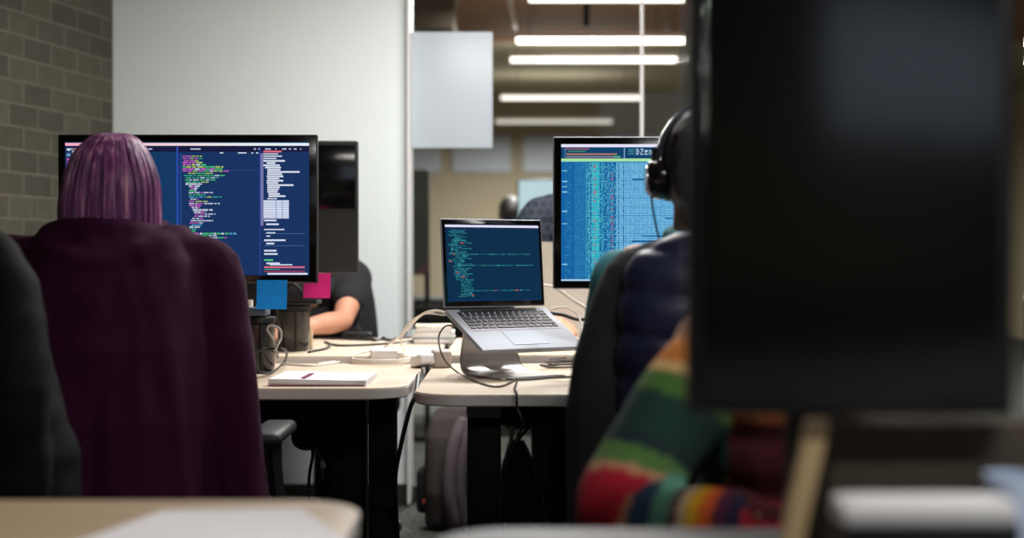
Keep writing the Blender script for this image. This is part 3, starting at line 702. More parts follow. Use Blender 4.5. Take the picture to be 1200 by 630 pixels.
def code_left(img):
    k = 1.5; ny, nx, _ = img.shape; rnd = random.Random(5)
    def R(x0, y0, x1, y1, c, a=1.0):   # in photo pixels
        X0, X1 = max(0, int(round((x0-77)*k))), min(nx, int(round((x1-77)*k))); Y0, Y1 = max(0, int(round((y0-164)*k))), min(ny, max(int(round((y1-164)*k)), int(round((y0-164)*k))+1))
        if X1 > X0 and Y1 > Y0: img[Y0:Y1, X0:X1] = img[Y0:Y1, X0:X1]*(1-a)+np.array(c)*a
    R(70, 160, 370, 330, (23, 50, 96)); R(77, 160, 208, 330, (19, 56, 98))
    for x in range(77, 366, 2):
        u = (x-77)/288; R(x, 165, x+2, 168.6, (255-30*u, 170+70*min(1, u*1.3), 190+60*u))
    R(77, 169, 366, 176, (24, 26, 60)); R(77, 170, 90, 330, (34, 58, 104), .5)
    for x0, x1 in ((225, 237), (300, 302), (305, 308), (313, 320), (325, 326), (333, 338), (341, 344), (347, 350), (354, 356), (80, 92), (175, 180)): R(x0, 172, x1, 173.6, (200, 205, 235))
    for x0, x1 in ((260, 264), (281, 291), (297, 299), (302, 305)): R(x0, 176.5, x1, 177.8, (210, 215, 240))
    for y, cc in ((172, (200, 220, 240)), (178, (120, 150, 190)), (184, (220, 90, 190)), (188, (190, 90, 190)), (194, (140, 170, 210))): R(79, y, 83, y+3, cc)
    for y in range(172, 200, 3): R(85, y, 85+rnd.uniform(4, 12), y+1.6, rnd.choice([(190, 200, 220), (150, 150, 110), (190, 130, 120), (110, 150, 140)]), .9)
    R(208.5, 170, 210, 330, (44, 78, 176)); R(212.5, 178, 214, 330, (38, 70, 150), .8); R(306.5, 170, 308, 326, (48, 60, 150))
    R(308, 178, 311, 265, (150, 140, 190), .75); R(210, 198.3, 306, 199, (60, 80, 140), .6)
    mg, gr, yl, wh, cy, tl = (196, 96, 190), (70, 190, 110), (176, 200, 96), (205, 214, 232), (90, 170, 220), (60, 160, 140)
    rows = []
    y = 180.5
    spec = [(216, 238, 'm'), (216, 240, 'm'), (217, 234, 'm'), (216, 240, 'm'), (216, 243, 'm'), (216, 264, 'g'), (216, 263, 'm'), (216, 271, 'm'), (222, 252, 'g'), (217, 266, 'G'), (220, 258, 'G'), (218, 254, 'G'), (220, 246, 'g'), (219, 238, 'w'), (223, 236, 'w'), (225, 233, 'w'), (223, 232, 'G'), (223, 252, 'w'), (223, 242, 'G'), (223, 262, 'c'), (225, 234, 'w'),
            (223, 246, 'm'), (223, 260, 'w'), (224, 237, 'm'), (226, 236, 'w'), (228, 252, 'w'), (229, 243, 'w'), (230, 254, 'w'), (229, 248, 'w'), (227, 240, 'w'), (225, 252, 'w'), (224, 240, 'w'), (226, 238, 'c'), (224, 236, 'w'), (222, 232, 'c'), (223, 230, 'g'), (226, 279, 'C'), (222, 256, 'G'), (219, 268, 'C'), (222, 240, 'w'), (226, 250, 'g'), (228, 246, 'w'), (232, 256, 'G'), (230, 258, 'w')]
    for a, b, kd in spec:
        x = a
        while x < b-.5:
            wd = rnd.uniform(2.5, 7)
            c_ = {'m': mg if x < a+8 else rnd.choice([yl, yl, gr, mg, wh]), 'g': rnd.choice([yl, gr, yl]), 'G': rnd.choice([gr, gr, tl, wh]), 'w': rnd.choice([wh, wh, wh, mg]), 'c': rnd.choice([cy, tl, gr, yl]), 'C': rnd.choice([gr, wh, mg, cy])}[kd]
            R(x, y, min(b, x+wd), y+1.6, c_, .92); x += wd+rnd.uniform(.6, 1.4)
        y += 2.6
    y = 175
    for i in range(22):
        x = 311+rnd.choice([0, 0, 2, 4, 5]) if i < 8 else 316+rnd.choice([-1, 0, 0, 1]); b = x+rnd.uniform(10, 26)+(14 if i in (9, 15) else 0)
        cc = (230, 110, 130) if i == 0 else (218, 224, 242)
        R(x, y, min(b, 361), y+1.9, cc); y += 2.7
    R(311, 235, 341, 256.5, (212, 218, 238))
    for yy in range(237, 256, 3): R(311, yy, 341, yy+.5, (120, 140, 180), .7)
    for xx_ in (318, 325.5, 333): R(xx_, 235, xx_+.6, 256.5, (70, 90, 140), .8)
    for yy, b in ((258, 326), (263, 329), (269, 336), (273, 325), (277, 319), (282, 337), (286, 324), (295, 326), (299, 328), (306, 322), (310, 330)):
        R(312+rnd.choice([0, 2]), yy, b, yy+1.8, (214, 220, 240) if yy != 306 else (90, 200, 140))
    for yy in (275, 289): R(312, yy, 360, yy+.6, (120, 150, 200), .5)
    R(318, 312, 345, 313.6, (214, 220, 240)); R(312, 315, 360, 316.6, (220, 110, 130)); R(312, 318, 330, 319, (80, 190, 130)); R(312, 320, 360, 321.3, (200, 70, 90), .8)
    R(316, 322.6, 363, 324.4, (225, 228, 240))
    R(77, 325, 366, 330, (16, 24, 50))

def code_laptop(img):
    ny, nx, _ = img.shape; rnd = random.Random(8)
    img[:] = (6, 44, 74); img[:3] = (8, 14, 40); img[3:8] = (226, 226, 246); img[8:12] = (20, 40, 80)
    y = 14
    ind = 0; i = 0
    longr = {17: 208, 25: 212, 43: 204, 52: 222, 58: 116, 59: 132}
    while y < ny-8:
        ind = max(0, min(26, ind+rnd.choice([-6, -3, 0, 3, 6]))) ; x = 6+ind+(8 if rnd.random() < .4 else 0)
        end = longr.get(i, x+rnd.uniform(16, 48)); end = min(end, 60 if i not in longr else 230)
        while x < end:
            w_ = rnd.randint(3, 9); c_ = rnd.choice([(36, 128, 140), (30, 110, 128), (52, 146, 150), (40, 120, 120)])
            if rnd.random() < .03: c_ = (190, 90, 90)
            img[y:y+(2 if rnd.random() < .7 else 1), x:min(nx, x+w_)] = c_; x += w_+rnd.randint(1, 2)
        y += 3; i += 1
    img[ny-3:] = (10, 50, 90)

def code_right(img):
    ny, nx, _ = img.shape; rnd = random.Random(2)
    k = nx/290.0
    def R(x0, y0, x1, y1, c, a=1.0):
        X0, X1, Y0 = int(round((x0-656)*k)), int(round((x1-656)*k)), int(round((y0-167)*k)); Y1 = max(Y0+1, int(round((y1-167)*k)))
        X0 = max(0, X0); Y0 = max(0, Y0)
        if X1 > X0: img[Y0:Y1, X0:X1] = img[Y0:Y1, X0:X1]*(1-a)+np.array(c)*a
    img[:] = (18, 96, 160)
    R(656, 167, 950, 170.5, (232, 228, 250)); R(656, 170.5, 950, 184, (14, 66, 108))
    R(660, 172, 688, 173.4, (150, 90, 110)); R(664, 175, 684, 176.2, (60, 150, 100)); R(662, 178.2, 720, 179.4, (190, 130, 90)); R(662, 180.8, 724, 182.8, (120, 120, 140)); R(716, 180.8, 724, 182.4, (70, 190, 130))
    R(728, 171, 729, 184, (140, 180, 210)); R(660, 172, 661, 183, (110, 150, 180), .7)
    # block letters in the header
    gl_ = {'D': ['110', '101', '101', '101', '110'], 'Z': ['111', '001', '010', '100', '111'], 'e': ['000', '111', '111', '100', '111'], 'n': ['000', '110', '101', '101', '101']}
    x = 742
    for ch in 'DZen':
        for r_, row in enumerate(gl_[ch]):
            for q_, v in enumerate(row):
                if v == '1': R(x+q_*1.1, 172.5+r_*1.5, x+q_*1.1+1.2, 172.5+r_*1.5+1.2, (190, 220, 235))
        x += 5
    for yy in (173, 175.5, 178): R(733, yy, 740, yy+1, (90, 170, 170), .8)
    R(656, 184, 950, 188, (176, 226, 160)); R(656, 187, 950, 188, (110, 200, 190))
    y = 189.5
    cols = [(671, 684, (64, 150, 190), .25), (684, 690, (80, 180, 200), .5), (691, 700, (60, 196, 204), .85), (701, 706, (70, 190, 200), .4), (708, 716, (90, 170, 210), .35)]
    for a, b, c_, al in cols: R(a, 189, b, 329, c_, al)
    R(719, 189, 950, 329, (112, 186, 226), .9)
    for xx_ in (686, 689.5, 700.5, 705, 707.5, 712, 716, 718, 721.5, 727): R(xx_, 189, xx_+.8, 329, (12, 80, 140), .8)
    row = 0
    while y < 328:
        for xx_ in range(660, 945, 1):
            if rnd.random() < .42 and not (667 < xx_ < 671):
                c_ = (150, 205, 232) if xx_ > 719 else ((120, 220, 220) if xx_ > 684 else (60, 140, 190))
                R(xx_, y, xx_+1, y+1.1, c_, .7)
        R(660, y+1.3, 950, y+1.9, (24, 100, 160), .55)
        if rnd.random() < .18: R(657, y, 663, y+1.3, (150, 210, 235), .9)
        if rnd.random() < .3: R(693, y, 696, y+1.2, (230, 80, 90), .6)
        if rnd.random() < .35: R(713, y, 716, y+1.2, (220, 70, 80), .6)
        if rnd.random() < .2:
            a = rnd.uniform(728, 800); R(a, y-.2, a+rnd.uniform(30, 120), y+1.1, (10, 66, 120), .9)
        y += 2.1; row += 1
    for xx_ in range(730, 945, 5): R(xx_, 189, xx_+.6, 329, (50, 130, 190), .5)
    R(656, 327.5, 950, 329.6, (190, 220, 240), .9); R(656, 329.6, 950, 334, (12, 40, 80))

def slab_monitor(name, label, cx, D, ztop, W, Hh, draw, nx, ny, alu=True, strength=1.0):
    t = thing(name, label, 'monitor', (cx, D, TOP)); zc = ztop-Hh/2-TOP
    MB().box((0, .012, zc), (W, .022, Hh), .004, seg=3).build('casing', M['alu_body'] if alu else M['dark'], t)
    bz = MB().box((0, -.0005, zc), (W-.006, .006, Hh-.006), .0015).build('bezel', M['gloss'], t)
    screen_mesh('screen', W-.042, Hh-.04, nx, ny, draw, t, (0, -.0045, zc), strength)
    MB().box((0, .045, zc-Hh*.22), (.19, .012, Hh*.55+.04), .004).build('stand_arm', M['alu_body'], t)
    zlow = zc-Hh*.495-.02
    MB().box((0, .045, (zlow+.02)/2), (.19, .012, zlow+.02), .002).build('stand_neck', M['alu_body'], t)
    MB().box((0, -.02, .004), (.22, .19, .008), .003).build('foot', M['alu_body'], t)
    return t
MD = 3.75
slab_monitor('computer_monitor', 'wide monitor of colourful code in front of the purple hair', xx(220, MD), MD, zz(157.5, MD), .684, .392, code_left, 432, 243, False, 1.0)
ND = 3.66
nw = .69
slab_monitor('computer_monitor', 'lit monitor of dense blue data rows beside the headphones', xx(648, ND)+nw/2, ND, zz(160, ND), nw, .392, code_right, 580, 326, True, 1.0)

# black switched-off monitor behind the code monitor
t = thing('computer_monitor', 'tall black monitor turned away, behind the bright code monitor', 'monitor', (xx(420, 4.45)-.32, 4.45, .76))
zt, zb = zz(165, 4.45)-.76, zz(320, 4.45)-.76
MB().box((0, 0, (zt+zb)/2), (.64, .03, zt-zb), .006, seg=3).build('casing', M['dark'], t)
MB().box((0, -.016, zt-.115), (.625, .006, .2), .002).build('upper_back_panel', M['gloss'], t)
MB().box((0, .017, (zt+zb)/2), (.62, .004, zt-zb-.03), .001).build('screen', M['gloss'], t)
MB().box((0, -.02, zb*.5+.05), (.05, .03, zb+.1), .006).build('stand', M['black'], t)
MB().box((0, -.0, .008), (.26, .2, .016), .005).build('base', M['black'], t)

# tall near monitor, portrait, switched off
VD = 1.3; vx0, vx1 = xx(806, VD), xx(1189, VD)
t = thing('computer_monitor', 'huge blurred black upright monitor standing on the grey-topped table', 'monitor', ((vx0+vx1)/2, VD, TOP))
vw = vx1-vx0; vh = .52; z0 = zz(487, VD)-TOP
M['dark_screen'] = mat('switched_off_screen', (7, 7, 8), .2, spec=.55)
MB().box((0, .015, z0+vh/2), (vw, .03, vh), .006, seg=3).build('casing', M['black'], t)
MB().box((0, -.002, z0+vh/2), (vw-.03, .006, vh-.03), .001).build('screen', M['dark_screen'], t)
MB().box((0, .15, (z0+.14)/2), (.06, .03, z0+.14), .006).build('stand_neck', M['black'], t)
MB().box((0, .085, z0+.13), (.06, .13, .05), .006).build('stand_arm', M['black'], t)
MB().lathe([(.07, .0), (.075, .006), (.065, .012), (.03, .016)], (0, .155, 0), 40).build('base', M['dark'], t)

# ---------------------------------------------------------------- laptop and stand
LO = Vector((.0105, 3.665, TOP)); LR = math.radians(31)
ls = thing('laptop_stand', 'bent aluminium stand holding the laptop above the pale desk', 'stand', LO, LR)
path = [(-.085, .003, .19), (.06, .003, .19), (.105, .006, .19), (.128, .022, .185), (.137, .05, .175), (.135, .085, .168), (.125, .12, .17), (.112, .148, .185), (.092, .1605, .215), (.06, .148, .235), (-.0, .1185, .235), (-.07, .0845, .235)]
sm = crom([(a, b, c_) for a, b, c_ in path], 5)
bm = bmesh.new(); NU = 40; grid = []
for v in sm: grid.append([bm.verts.new((v.z*(j/NU-.5), v.x, v.y)) for j in range(NU+1)])
for i in range(len(grid)-1):
    for j in range(NU):
        c_ = (grid[i][j].co+grid[i+1][j+1].co)/2
        if (c_.z > .055 and c_.z < .125 and c_.y > .1) and (c_.x**2+(c_.z-.09)**2) < .021**2: continue
        bm.faces.new((grid[i][j], grid[i+1][j], grid[i+1][j+1], grid[i][j+1]))
me = bpy.data.meshes.new('plate'); bm.to_mesh(me); bm.free()
o = link('plate', me, M['alu'], ls); md = o.modifiers.new('s', 'SOLIDIFY'); md.thickness = .005; md.offset = 0

lp = thing('laptop', 'open silver laptop showing teal code, raised on the metal stand', 'laptop', LO, LR)
tilt = math.atan2(.0965, .2)
def lpM(): return Matrix.Translation((0, .1, .1735)) @ Matrix.Rotation(tilt, 4, 'X')
LM = lpM()   # local: +x right, -y towards the user, z off the keyboard deck
LW, LDp = .308, .219
body = MB().box((0, -LDp/2, -.007), (LW, LDp, .013), .0045, M=LM, seg=3).build('body', M['alu_body'], lp); body.data.set_sharp_from_angle(angle=.3)
MB().box((0, -.012, .0005), (.23, .012, .004), .0015, M=LM).build('hinge', M['dark'], body)
MB().box((0, -.162, -.0001), (.105, .072, .0012), .0004, M=LM).build('trackpad', mat('trackpad', (152, 157, 166), .6, metal=.35, spec=.25), body, smooth=False)
MB().box((0, -.07, -.0002), (.272, .1, .0010), .0004, M=LM).build('keyboard_well', mat('keyboard_well', (190, 186, 198), .6), body)
kbd = bpy.data.objects.new('keyboard', None); sc.collection.objects.link(kbd); kbd.parent = lp
kme = None; rowsk = [14, 14, 13, 13, 12, 10]
M['key'] = mat('black_key', (16, 14, 22), .45)
kcache = {}
for r_, nk in enumerate(rowsk):
    wk = [1.0]*nk
    if r_ == 1: wk[-1] = 1.5
    if r_ == 2: wk[0] = 1.5; wk[-1] = 1.4
    if r_ == 3: wk[0] = 1.8; wk[-1] = 1.8
    if r_ == 4: wk[0] = 2.3; wk[-1] = 2.3
    if r_ == 5: wk = [1, 1, 1, 1.25, 5, 1.25, 1, 1, 1, 1][:nk]
    tw = sum(wk); x = -.133
    for u in wk:
        ww = u/tw*.266; dd = .0085 if r_ == 0 else .0145
        key = (round(ww, 4), dd)
        if key not in kcache:
            kcache[key] = MB().box((0, 0, 0), (ww-.0042, dd-.0012 if r_ == 0 else dd-.0018, .0022), .0008, seg=1).build('key', M['key'], kbd); ko = kcache[key]
        else:
            ko = kcache[key].copy(); sc.collection.objects.link(ko)
        yk = -.0255 if r_ == 0 else -.0375-(r_-1)*.0165
        ko.matrix_local = LM @ Matrix.Translation((x+ww/2, yk, .0013)); x += ww
# lid: hinged at the back edge, leaning slightly back
LM2 = Matrix.Translation((0, .103, .1765)) @ Matrix.Rotation(math.radians(-5), 4, 'X')
lid = MB().box((0, .004, .1165), (LW, .006, .232), .0028, M=LM2, seg=3).build('lid', M['alu_body'], lp)
MB().box((0, .0006, .1165), (LW-.005, .0012, .227), .0004, M=LM2).build('bezel', M['gloss'], lid)
s_ = screen_mesh('screen', .286, .204, 232, 166, code_laptop, lid, (0, 0, 0), 1.0)
s_.matrix_local = LM2 @ Matrix.Translation((0, -.0006, .118))

# ---------------------------------------------------------------- things on the desks
# sticky notes
for px0, px1, py0, py1, D, rgb, lab in ((301, 336.5, 328, 362, 3.74, (0, 154, 248), 'blue sticky note hanging from the bottom edge of the code monitor'), (356, 387.5, 320, 349, 3.79, (255, 44, 146), 'pink sticky note at the lower corner of the code monitor')):
    n = MB(); rg = []; wd, ht_ = (px1-px0)/F*D, (py1-py0)/F*D
    for i in range(9):
        u = i/8; z = -u*ht_; y = -.012*u*u
        rg.append([Vector((-wd/2, y, z)), Vector((wd/2, y, z)), Vector((wd/2, y+.0006, z)), Vector((-wd/2, y+.0006, z))])
    o = n.loft(rg).build('sticky_note', mat('note_'+str(rgb[0]), rgb, .8), None, True, P((px0+px1)/2, py0, D)); tag(o, lab, 'sticky note')

M['smoke'] = mat('smoked_plastic', (22, 21, 20), .25, vary=(44, 40, 36), scale=22, coat=.3)
M['smoke2'] = mat('smoked_plastic_pale', (30, 28, 27), .25, vary=(70, 64, 58), scale=18, coat=.3)
def canister(label, px, D, zb, wd, ht_, m):
    t = thing('storage_drum', label, 'container', (xx(px, D), D, zb))
    MB().lathe([(wd*.42, 0), (wd*.46, .006), (wd*.49, ht_*.5), (wd*.5, ht_-.02), (wd*.47, ht_-.018)], n=36).build('tub', m, t)
    MB().lathe([(wd*.44, ht_-.0175), (wd*.53, ht_-.017), (wd*.535, ht_-.004), (wd*.5, ht_), (.01, ht_+.001)], n=36).build('lid', M['black'], t)
    for k in (0, 1):
        a = PI*1.3+k*.9; MB().tube([(wd*.5*math.cos(a), wd*.5*math.sin(a), .01), (wd*.51*math.cos(a), wd*.51*math.sin(a), ht_-.02)], .004, 8).build('rib', M['black'], t)
    return t
canister('smoky lidded drum with a pale grey cable, nearer the burgundy coat', 304, 3.78, TOP, .082, .150, M['smoke'])
canister('smoky lidded drum beneath the pink sticky note, beside the bare forearm', 344, 4.36, .76, .1, .142, M['smoke2'])
o = MB().box((0, 0, .011), (.055, .075, .022), .004).build('notebook', mat('slate_cover', (86, 100, 112), .6), None, True, (xx(302, 3.78), 3.78, TOP+.152)); tag(o, 'small slate-grey book lying on the lidded drum', 'book')
tr = thing('tray', 'black flat tray on the lidded drum under the pink note', 'tray', (xx(350, 4.33), 4.33, .76+.1445))
MB().box((0, 0, .006), (.125, .12, .012), .003).build('base', M['black'], tr)
MB().box((0, -.058, .015), (.125, .004, .02), .001).build('rim', M['black'], tr)
MB().tube(crom([(-.045, 0, .012), (-.045, 0, .04), (-.02, 0, .06), (.006, 0, .04), (.008, 0, .012)]), .006, 8).build('handle', M['black'], tr)
bx = MB().box((0, 0, .03), (.045, .05, .06), .002).build('small_box', mat('beige_card', (206, 184, 148), .8), None, True, (xx(352, 4.45)+.015, 4.44, .76)); tag(bx, 'small beige card box behind the lidded drums', 'box')
for i, (px, rgb, hh, lab) in enumerate(((295, (206, 196, 60), .16, 'yellow marker standing in clutter behind the blue note'), (293, (90, 150, 190), .185, 'pale blue marker standing in clutter behind the blue note'), (299, (196, 84, 60), .13, 'orange marker standing in clutter behind the blue note'))):
    pt_ = (xx(px, 4.05+.03*i), 4.05+.03*i, TOP)
    t = thing('marker_pen', lab, 'pen', pt_, 0)
    MB().tube([(0, 0, 0), (0, 0, hh*.7)], .008, 12).build('barrel', mat('marker_%d' % i, rgb, .5), t)
    MB().tube([(0, 0, hh*.7), (0, 0, hh)], .0085, 12).build('cap', M['white'] if i == 1 else M['black'], t)
# papers on the desk
t = thing('paper_stack', 'folded white papers with a burgundy mark at the desk front', 'papers', (xx(381, 3.52), 3.5, TOP), -.02)
for i in range(3):
    n = MB(); rg = []
    for k in range(13):
        u = k/12; x = -.117+.234*u; z = .001+i*.0052+.0016*math.sin(u*4+i*.7); h4 = .0046
        rg.append([Vector((x, -.118+.002*i, z)), Vector((x, .12, z)), Vector((x, .12, z+h4)), Vector((x, -.118+.002*i, z+h4))])
    n.loft(rg).build('sheet', M['paper'], t)
n = MB(); n.box((-.036, -.03, .0185), (.011, .13, .0016)); n.build('burgundy_mark', mat('burgundy_ink', (120, 36, 84), .7), t)
MB().box((.0, -.119, .0035), (.226, .004, .003), .001).build('binding_edge', mat('mauve_edge', (150, 104, 118), .7), t)

# white sheets on the blurred table
def sheet(label, pts, rz=0, z=TOP+.001):
    n = MB(); n.loft([[Vector((*p, z)) for p in pts], [Vector((*p, z+.0012)) for p in pts]]); o = n.build('paper_sheet', M['paper'], None, False); tag(o, label, 'paper'); return o
ta = [T(40, 655), T(190, 600.5), T(352, 597.5), T(412, 640), T(400, 700), T(100, 760)]
sheet('large white sheet lying on the tan table', [(p.x, p.y) for p in ta])

# charger, coil and cables
def cable(name, pts, r, m, label, cat='cable'):
    o = MB().tube(crom(pts, 10), r, 8).build(name, m); return tag(o, label, cat)
zt_ = TOP
def onT(px, py, z=TOP, r=.003): 
    v = T(px, py, z+r); return v
ct = onT(447, 424); R0 = .082
coil = [Vector((ct.x+R0*(1-.04*k/30)*math.cos(2*PI*k/15+2)*1.05, ct.y+.1*math.sin(2*PI*k/15+2), zt_+.004+.0045*(k/15))) for k in range(46)]
cable('charger_cable', [onT(330, 426, r=.004)+Vector((0, 0, .001)), onT(370, 428), onT(410, 422)]+coil+[onT(492, 424)+Vector((0, 0, .004))], .0034, M['cable_w'], 'white cable wound in flat loops on the pale desk')
t = thing('power_adapter', 'white power adapter brick lying in the white cable loops', 'adapter', (ct.x+.005, ct.y+.015, TOP+.012), .1)
MB().box((0, 0, .0145), (.078, .078, .028), .008, seg=4).build('body', M['white'], t)
MB().tube([(.036, 0, .014), (.06, 0, .012)], .005, 8).build('strain_relief', M['white'], t)
t = thing('power_adapter', 'white plug adapter between the two desks beside the laptop stand', 'adapter', onT(497, 424)+Vector((.0, .0, .0)), .5)
t.location = (xx(496, 3.95), 3.95, TOP)
MB().box((0, 0, .016), (.05, .07, .03), .008, M=Matrix.Rotation(-.25, 4, 'X') @ Matrix.Translation((0, 0, .004)), seg=4).build('body', M['white'], t)
MB().box((.03, -.01, .014), (.02, .03, .024), .005, seg=3).build('plug', M['white'], t)
t = thing('power_brick', 'grey-beige power brick between the laptop stand and the cable loops', 'adapter', (xx(517, 3.98), 3.98, TOP), .15)
MB().box((0, 0, .024), (.05, .09, .048), .007, seg=4).build('body', mat('taupe_plastic', (176, 166, 160), .5), t)

cable('cable', [T(448, 409, .762), P(470, 392, 4.15), P(492, 370, 3.95), P(508, 364, 3.8), P(522, 366, 3.68)], .0036, M['cable_w'], 'white cable arching from the desk up to the laptop edge')
cable('cable', [T(476, 412, .744), P(470, 402, 4.1), P(476, 382, 4.0), P(496, 368, 3.85), P(522, 369, 3.69)], .0022, M['cable_w'], 'thin white cable hooping beside the laptop arch cable')
cable('cable', [P(534, 382, 3.62), P(522, 382, 3.6), P(514, 396, 3.58), P(520, 420, 3.56), onT(536, 436), onT(556, 446), onT(582, 453), onT(602, 446), onT(607, 441)], .0024, M['cable_g'], 'thin dark grey cable looping down past the laptop stand')
cable('cable', [onT(560, 441), onT(610, 445), onT(650, 442), onT(700, 440)], .002, M['cable_g'], 'thin grey cable running straight along the desk behind the stand')
cable('cable', [onT(606, 446), onT(603, 456, r=.002), onT(605.5, 461, r=.003)+Vector((0, -.02, .002)), P(606, 478, 3.15), P(612, 500, 3.16), P(596, 530, 3.3), P(594, 560, 3.5), P(590, 660, 3.6)], .0028, M['cable_b'], 'dark cable dropping over the laptop desk edge')
cable('cable', [T(350, 418, .763)+Vector((0, .2, 0)), T(366, 411.5, .763), T(381, 408.5, .763), T(387, 404, .763), T(381, 400.5, .763), T(395, 404.5, .763), T(430, 404, .763), T(470, 401, .763), T(496, 397, .763)], .0042, M['cable_b'], 'black cable curling on the desk beside the bare forearm')
cable('cable', [T(360, 395.6, .763), T(400, 397, .763), T(440, 398, .763), T(486, 394.5, .763)], .004, M['cable_b'], 'black cable along the rear edge of the forearm desk')
cable('cable', [P(292, 402, 3.70), P(300, 428, 3.62)-Vector((0, 0, .01)), onT(318, 436, r=.004), onT(333, 424, r=.004), P(334, 410, 3.7), P(312, 409, 3.68), P(296, 414, 3.66)], .0034, M['cable_b'], 'black cable looping in front of the lidded drum')
cable('cable', [P(326, 420, 3.66), P(320, 398, 3.66), P(313, 386, 3.66), P(318, 381, 3.66), P(328, 386, 3.66), P(329, 396, 3.66), P(323, 410, 3.66), onT(320, 434)], .0034, mat('grey_cable_pale', (168, 164, 158), .5), 'pale grey cable hooped against the lidded drum')
cable('cable', [T(372, 426, .744), T(395, 422.5, .746), T(420, 414, .763), T(452, 406, .763), T(490, 400, .763)], .003, M['cable_w'], 'white cable crossing from the papers to the rear desk')
# cable through the gap between the desks
cable('cable', [P(490, 440, 3.55), P(487, 462, 3.3), P(480, 480, 3.28), P(470, 520, 3.3), P(463, 560, 3.4), P(464, 600, 3.5), P(470, 700, 3.6)], .0055, M['cable_b'], 'thick dark cable falling through the gap between the two desks')
# loose tangle on the laptop desk
rnd = random.Random(4)
for i in range(3):
    c0 = onT(662+5*i, 432-2*i)
    pts = [c0+Vector((.06*math.cos(k*1.05+i)+.01*rnd.uniform(-1, 1), .05*math.sin(k*1.05+i), .004+.007*abs(math.sin(k*1.7+i))+.004*i)) for k in range(9)]
    cable('cable', pts+[c0+Vector((.1, .05+.03*i, .012)), c0+Vector((.17, .1, .02))], .0028, M['cable_g'], 'one of the grey cables tangled beside the laptop stand')['group'] = 'tangled cables by the stand'
# cables behind the laptop to the lit monitor
cable('cable', [P(636, 334, 4.0), P(652, 338, 4.0), P(672, 352, 4.0), P(690, 364, 4.0), P(704, 386, 4.0), onT(712, 424)], .005, M['cable_w'], 'thick white cable sloping down under the lit monitor')
cable('cable', [P(645, 362, 3.9), P(662, 360, 3.9), P(676, 368, 3.92), P(682, 382, 3.9), P(684, 398, 3.88), onT(700, 422)], .003, M['cable_w'], 'thin white cable hooping behind the laptop keyboard')
cable('cable', [P(640, 366, 3.95), P(660, 369, 3.95), P(676, 374, 3.95), P(690, 374, 3.95)], .005, M['cable_b'], 'black cable behind the laptop keyboard edge')
# black gadgets on the forearm desk
t = thing('power_strip', 'black power strip lying on the desk next to the bare elbow', 'power strip', (xx(418, 4.95), 4.96, .76), 0)
MB().box((0, 0, .012), (.1, .05, .024), .006).build('body', M['black'], t)
for k in range(3): MB().lathe([(.012, .0235), (.014, .026), (.009, .027)], (-.03+.03*k, 0, 0), 16).build('socket', M['dark'], t)
cable('cable', [T(432, 396, .768), T(440, 398.5, .764), T(448, 395.5, .764), T(455, 398.5, .764), T(462, 396, .764)], .006, M['cable_b'], 'crumpled black cable end beside the power strip')
# papers and books at the end of the far desk
for i, (dz, wd, rgb, lab) in enumerate(((0, .13, (60, 70, 70), 'dark book at the bottom of the pile behind the laptop stand'), (.02, .14, (196, 216, 216), 'pale teal book in the middle of the pile behind the laptop stand'), (.04, .12, (226, 214, 184), 'cream book on top of the pile behind the laptop stand'))):
    t = thing('book', lab, 'book', (xx(508, 4.75), 4.78, .76+dz), .03*i, 'books piled behind the laptop stand')
    MB().box((0, 0, .0095), (wd-.004, .176, .0155), .001).build('pages', M['paper'], t)
    cv = MB().box((0, 0, .0185), (wd, .18, .0018), .0006); cv.box((0, 0, .0009), (wd, .18, .0018), .0006); cv.box((-wd/2, 0, .0098), (.002, .18, .0195), .0006)
    cv.build('cover', mat('cover_%d' % i, rgb, .6), t)

# ---------------------------------------------------------------- under the desks
bk = thing('backpack', 'brown-grey backpack standing on the carpet behind the desk leg', 'backpack', (xx(542, 5.5), 5.5, 0))
M['bag'] = mat('taupe_canvas', (74, 66, 64), .9, bump=.3, scale=120)
M['bag2'] = mat('mauve_canvas', (110, 98, 102), .9, bump=.3, scale=120)
c = MB(); rg = []
for z, hw, hy in ((.0, .11, .08), (.03, .125, .1), (.15, .128, .12), (.36, .122, .11), (.43, .105, .09), (.465, .075, .06), (.475, .03, .02)):
    rg.append(sell(-.02, 0, z, hw, hy, 40, 4.5))
voxel(c.loft(rg), 'main_bag', M['bag'], bk, .007, 2, folds(.004, 7, 3, 6))
c = MB(); c.limb(crom([(.0, -.11, .42), (-.035, -.135, .3), (-.045, -.14, .15), (-.02, -.12, .02)], 5), [.022]+[.027]*14+[.02]); 
o = c.build('shoulder_strap', M['bag2'], bk); 
c = MB(); c.limb(crom([(.035, -.1, .44), (.005, -.13, .3), (-.002, -.135, .15), (.015, -.12, .02)], 5), [.018]+[.022]*14+[.018]); c.build('shoulder_strap', M['bag2'], bk)
MB().box((-.15, -.01, .15), (.05, .12, .17), .02, seg=3).build('side_pocket', M['black_cloth'], bk)
MB().box((-.145, -.085, .115), (.012, .01, .02), .004).build('buckle', mat('orange_tag', (150, 60, 36), .6), bk)
MB().tube(crom([(-.05, 0, .465), (-.04, 0, .5), (.0, 0, .5), (.02, 0, .465)]), .008, 8).build('handle', M['black_cloth'], bk)

